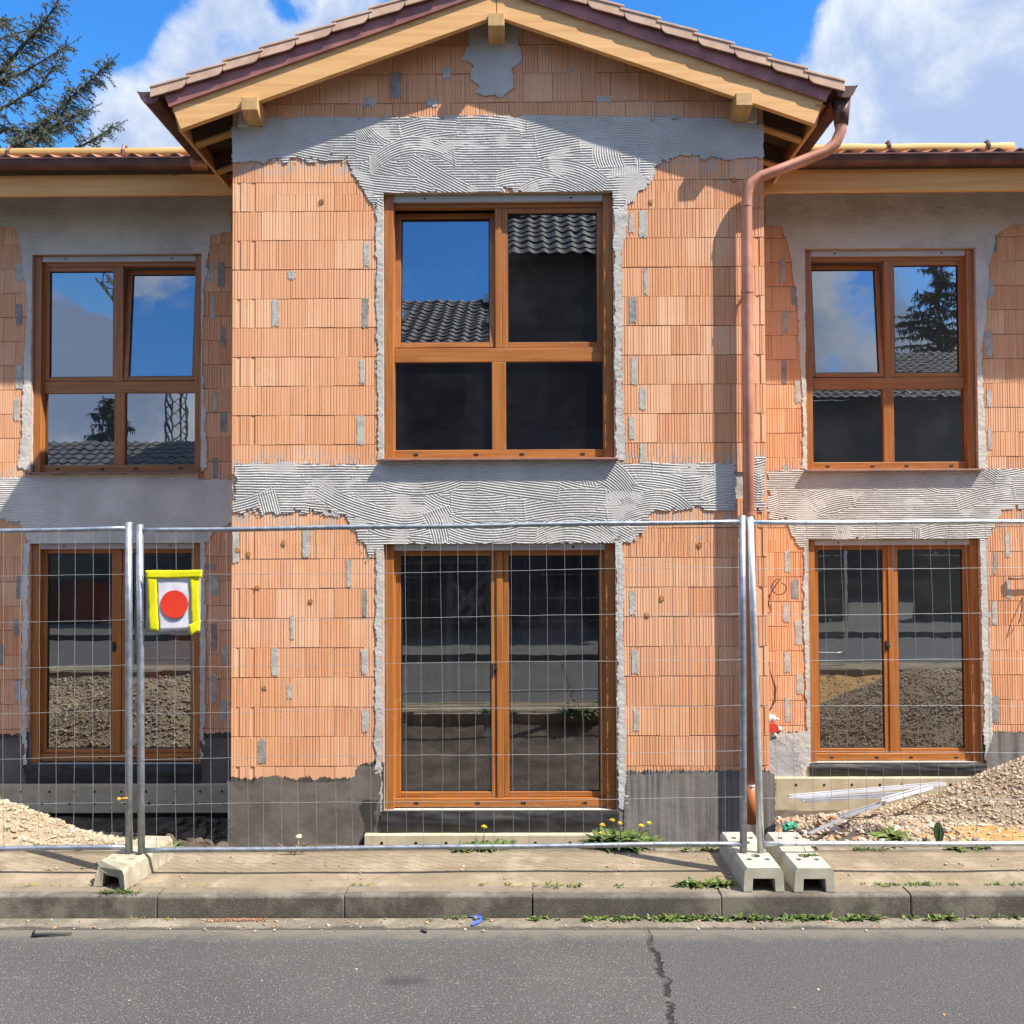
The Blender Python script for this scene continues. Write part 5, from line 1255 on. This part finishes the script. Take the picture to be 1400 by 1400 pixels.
for xx in (-4.4, -1.6, 1.4, 4.0):
    for zz in (1.0, 4.2):
        w_ = MB(); w_.box(xx-.6, xx+.6, -11.63, -11.57, zz, zz+1.4); w_.build('window', 'black', nh)
lb = thing('low_building', (-13, -15, -.02), 'low building with a dark wavy tiled roof across the street', 'building')
m_ = MB(); m_.box(-22, -7.2, -19, -12.2, -.02, 2.7); m_.build('wall', 'dark_wall', lb)
tile_field('roof', 'tile_dark', lb, (-22.5, -11.7, 2.7), (1, 0, 0), (0, -4.0, 1.9), 52, 13, .30, .36, .05, .03, .06)
rh = thing('right_neighbour_house', (13, -19, -.02), 'grey house with a dark roof and gable across the street to the right', 'house')
m_ = MB(); m_.box(8.2, 22, -27, -18, -.02, 6.1); m_.build('wall', 'dark_wall', rh)
tile_field('roof', 'tile_dark', rh, (7.6, -17.5, 6.1), (1, 0, 0), (0, -4, 1.9), 50, 15, .30, .36, .05, .03, .06)
hd = MB(); rr = random.Random(66)
for sx, ex in ((-60, -9.5), (-5.5, -1.6), (1.9, 7.5), (9.2, 60)):
    n = int((ex-sx)*(150 if abs(sx) < 20 else 40))
    hd.box(sx, ex, -10.3, -9.7, -.02, 1.45, 0)
    for i in range(min(n, 1500)):
        x_, y_, z_ = rr.uniform(sx, ex), rr.uniform(-10.5, -9.5), rr.uniform(0, 1.75); hd.leaf((x_, y_, z_), (rr.gauss(0, 1), rr.gauss(0, 1), rr.gauss(.3, 1)), .16, .08, .2, 0, 2)
tag(hd.build('hedge', 'hedge'), 'dark clipped hedge along the far pavement', 'hedge')
def conifer(name, x_, y_, h_, r_, label, seed):
    root = thing(name, (x_, y_, -.05), label, 'tree', 'conifers across the street'); rr = random.Random(seed)
    t_ = MB(); t_.tube([(x_, y_, -.05), (x_+.1, y_, h_*.5), (x_, y_, h_)], [.3, .18, .03], 10); t_.build('trunk', 'bark', root)
    c_ = MB(); n = int(h_*15)
    for i in range(n):
        z_ = h_*(.12+.88*i/n); L_ = r_*(1.05-i/n)**.8*rr.uniform(.6, 1.1); a = rr.uniform(0, 6.28); d = Vector((math.cos(a), math.sin(a), rr.uniform(-.25, .3)))
        b0 = Vector((x_, y_, z_)); e = b0+d*L_
        c_.tube([b0, e], [.03, .008], 4, 1)
        for k_ in range(int(20+L_*60)):
            p = b0.lerp(e, rr.uniform(.15, 1)); dd = Vector((rr.gauss(0, 1), rr.gauss(0, 1), rr.gauss(-.3, .6))).normalized()
            c_.leaf(p, dd, rr.uniform(.16, .34), .06, .3, 0, 2)
    c_.build('crown', ['needle_dark', 'bark'], root)
conifer('conifer_tree', 18.6, -30, 14.2, 4.8, 'tall dark conifer across the street on the right', 1)
conifer('conifer_tree', 21.5, -31, 15., 4.0, 'tallest dark conifer behind the right neighbour house', 2)
conifer('conifer_tree', 15.3, -30, 12.4, 1.7, 'slim dark conifer across the street', 3)
conifer('conifer_tree', -15.4, -24, 7.2, 3.2, 'broad dark conifer behind the low building', 4)
# luffing tower crane far behind
ct = thing('tower_crane', (-23.1, -52, -.05), 'slender lattice tower crane far across the street', 'crane')
def lattice(mb_, A, B, w, n):
    A, B = Vector(A), Vector(B); ax = (B-A).normalized(); s_ = ax.cross(Vector((0, 1, .01))).normalized()*w/2; u_ = ax.cross(s_).normalized()*w/2
    C = [(1, 1), (1, -1), (-1, -1), (-1, 1)]
    for a, b in C: mb_.tube([A+s_*a+u_*b, B+s_*a+u_*b], .07, 4)
    for i in range(n):
        for k_ in range(4):
            a, b = C[k_]; c_, d_ = C[(k_+1) % 4]; mb_.tube([A.lerp(B, i/n)+s_*a+u_*b, A.lerp(B, (i+1)/n)+s_*c_+u_*d_], .045, 3)
m_ = MB(); lattice(m_, (-23.1, -52, -.05), (-23.1, -52, 12.9), 1.1, 16); m_.build('mast', 'crane', ct)
m_ = MB(); lattice(m_, (-22.6, -52, 12.6), (-28.2, -52, 19.6), .8, 14); m_.build('jib', 'crane', ct)
m_ = MB(); m_.box(-23, -20.8, -52.7, -51.3, 12.6, 14.2); m_.build('counterweight', 'crane', ct)
# things inside the rooms, dimly seen through the doors
mc = thing('site_machine', (-4.3, S+.8, -.42), 'red site machine with an orange arm, behind the shaded left door', 'machine')
m_ = MB(); a, b = at(20, 795, S+.62), at(166, 852, S+.62); m_.prism([(a.x, S+.62, b.z), (b.x-.1, S+.62, b.z), (b.x, S+.62, b.z+.1), (b.x-.06, S+.62, a.z), (a.x, S+.62, a.z)], (0, .7, 0)); m_.build('body', 'vehicle_red', mc, bevel=.04)
m_ = MB(); m_.tube([at(186, 896, S+.46), at(225, 880, S+.45), at(272, 860, S+.46)], .036, 8); m_.build('arm', 'machine_orange', mc)
m_ = MB(); a, b = at(196, 893, S+.50), at(268, 930, S+.50); m_.prism([(a.x, S+.50, a.z), (b.x, S+.50, a.z+.2), (b.x-.15, S+.50, b.z+.1), (a.x+.05, S+.50, b.z-.05)], (0, .03, 0)); m_.build('guard', 'vehicle_red', mc, bevel=.006)
for px in (60, 140):
    c = at(px, 985, S+.8); m_ = MB(); m_.tube([(c.x, S+.622, -.10), (c.x, S+.9, -.10)], .31, 20); m_.build('wheel', 'tyre', mc)
m_ = MB(); c = at(60, 852, S+.8); d_ = at(150, 852, S+.8); m_.box(c.x-.3, d_.x+.1, S+.85, S+1.1, -.1, c.z+.02); m_.build('chassis', 'tyre', mc)
lt = thing('timber_lattice', (-.35, .45, -.42), 'pale timber lattice standing behind the left pane of the bay door', 'lattice')
for (p0, p1) in (((616, 845), (672, 780)), ((634, 850), (676, 800)), ((612, 790), (660, 842)), ((548, 768), (668, 766)), ((640, 812), (662, 846)), ((615, 760), (612, 1090)), ((668, 760), (668, 1090))):
    m_ = MB(); m_.tube([at(*p0, .45), at(*p1, .45)], .026, 4); m_.build('slat', 'white_block', lt)
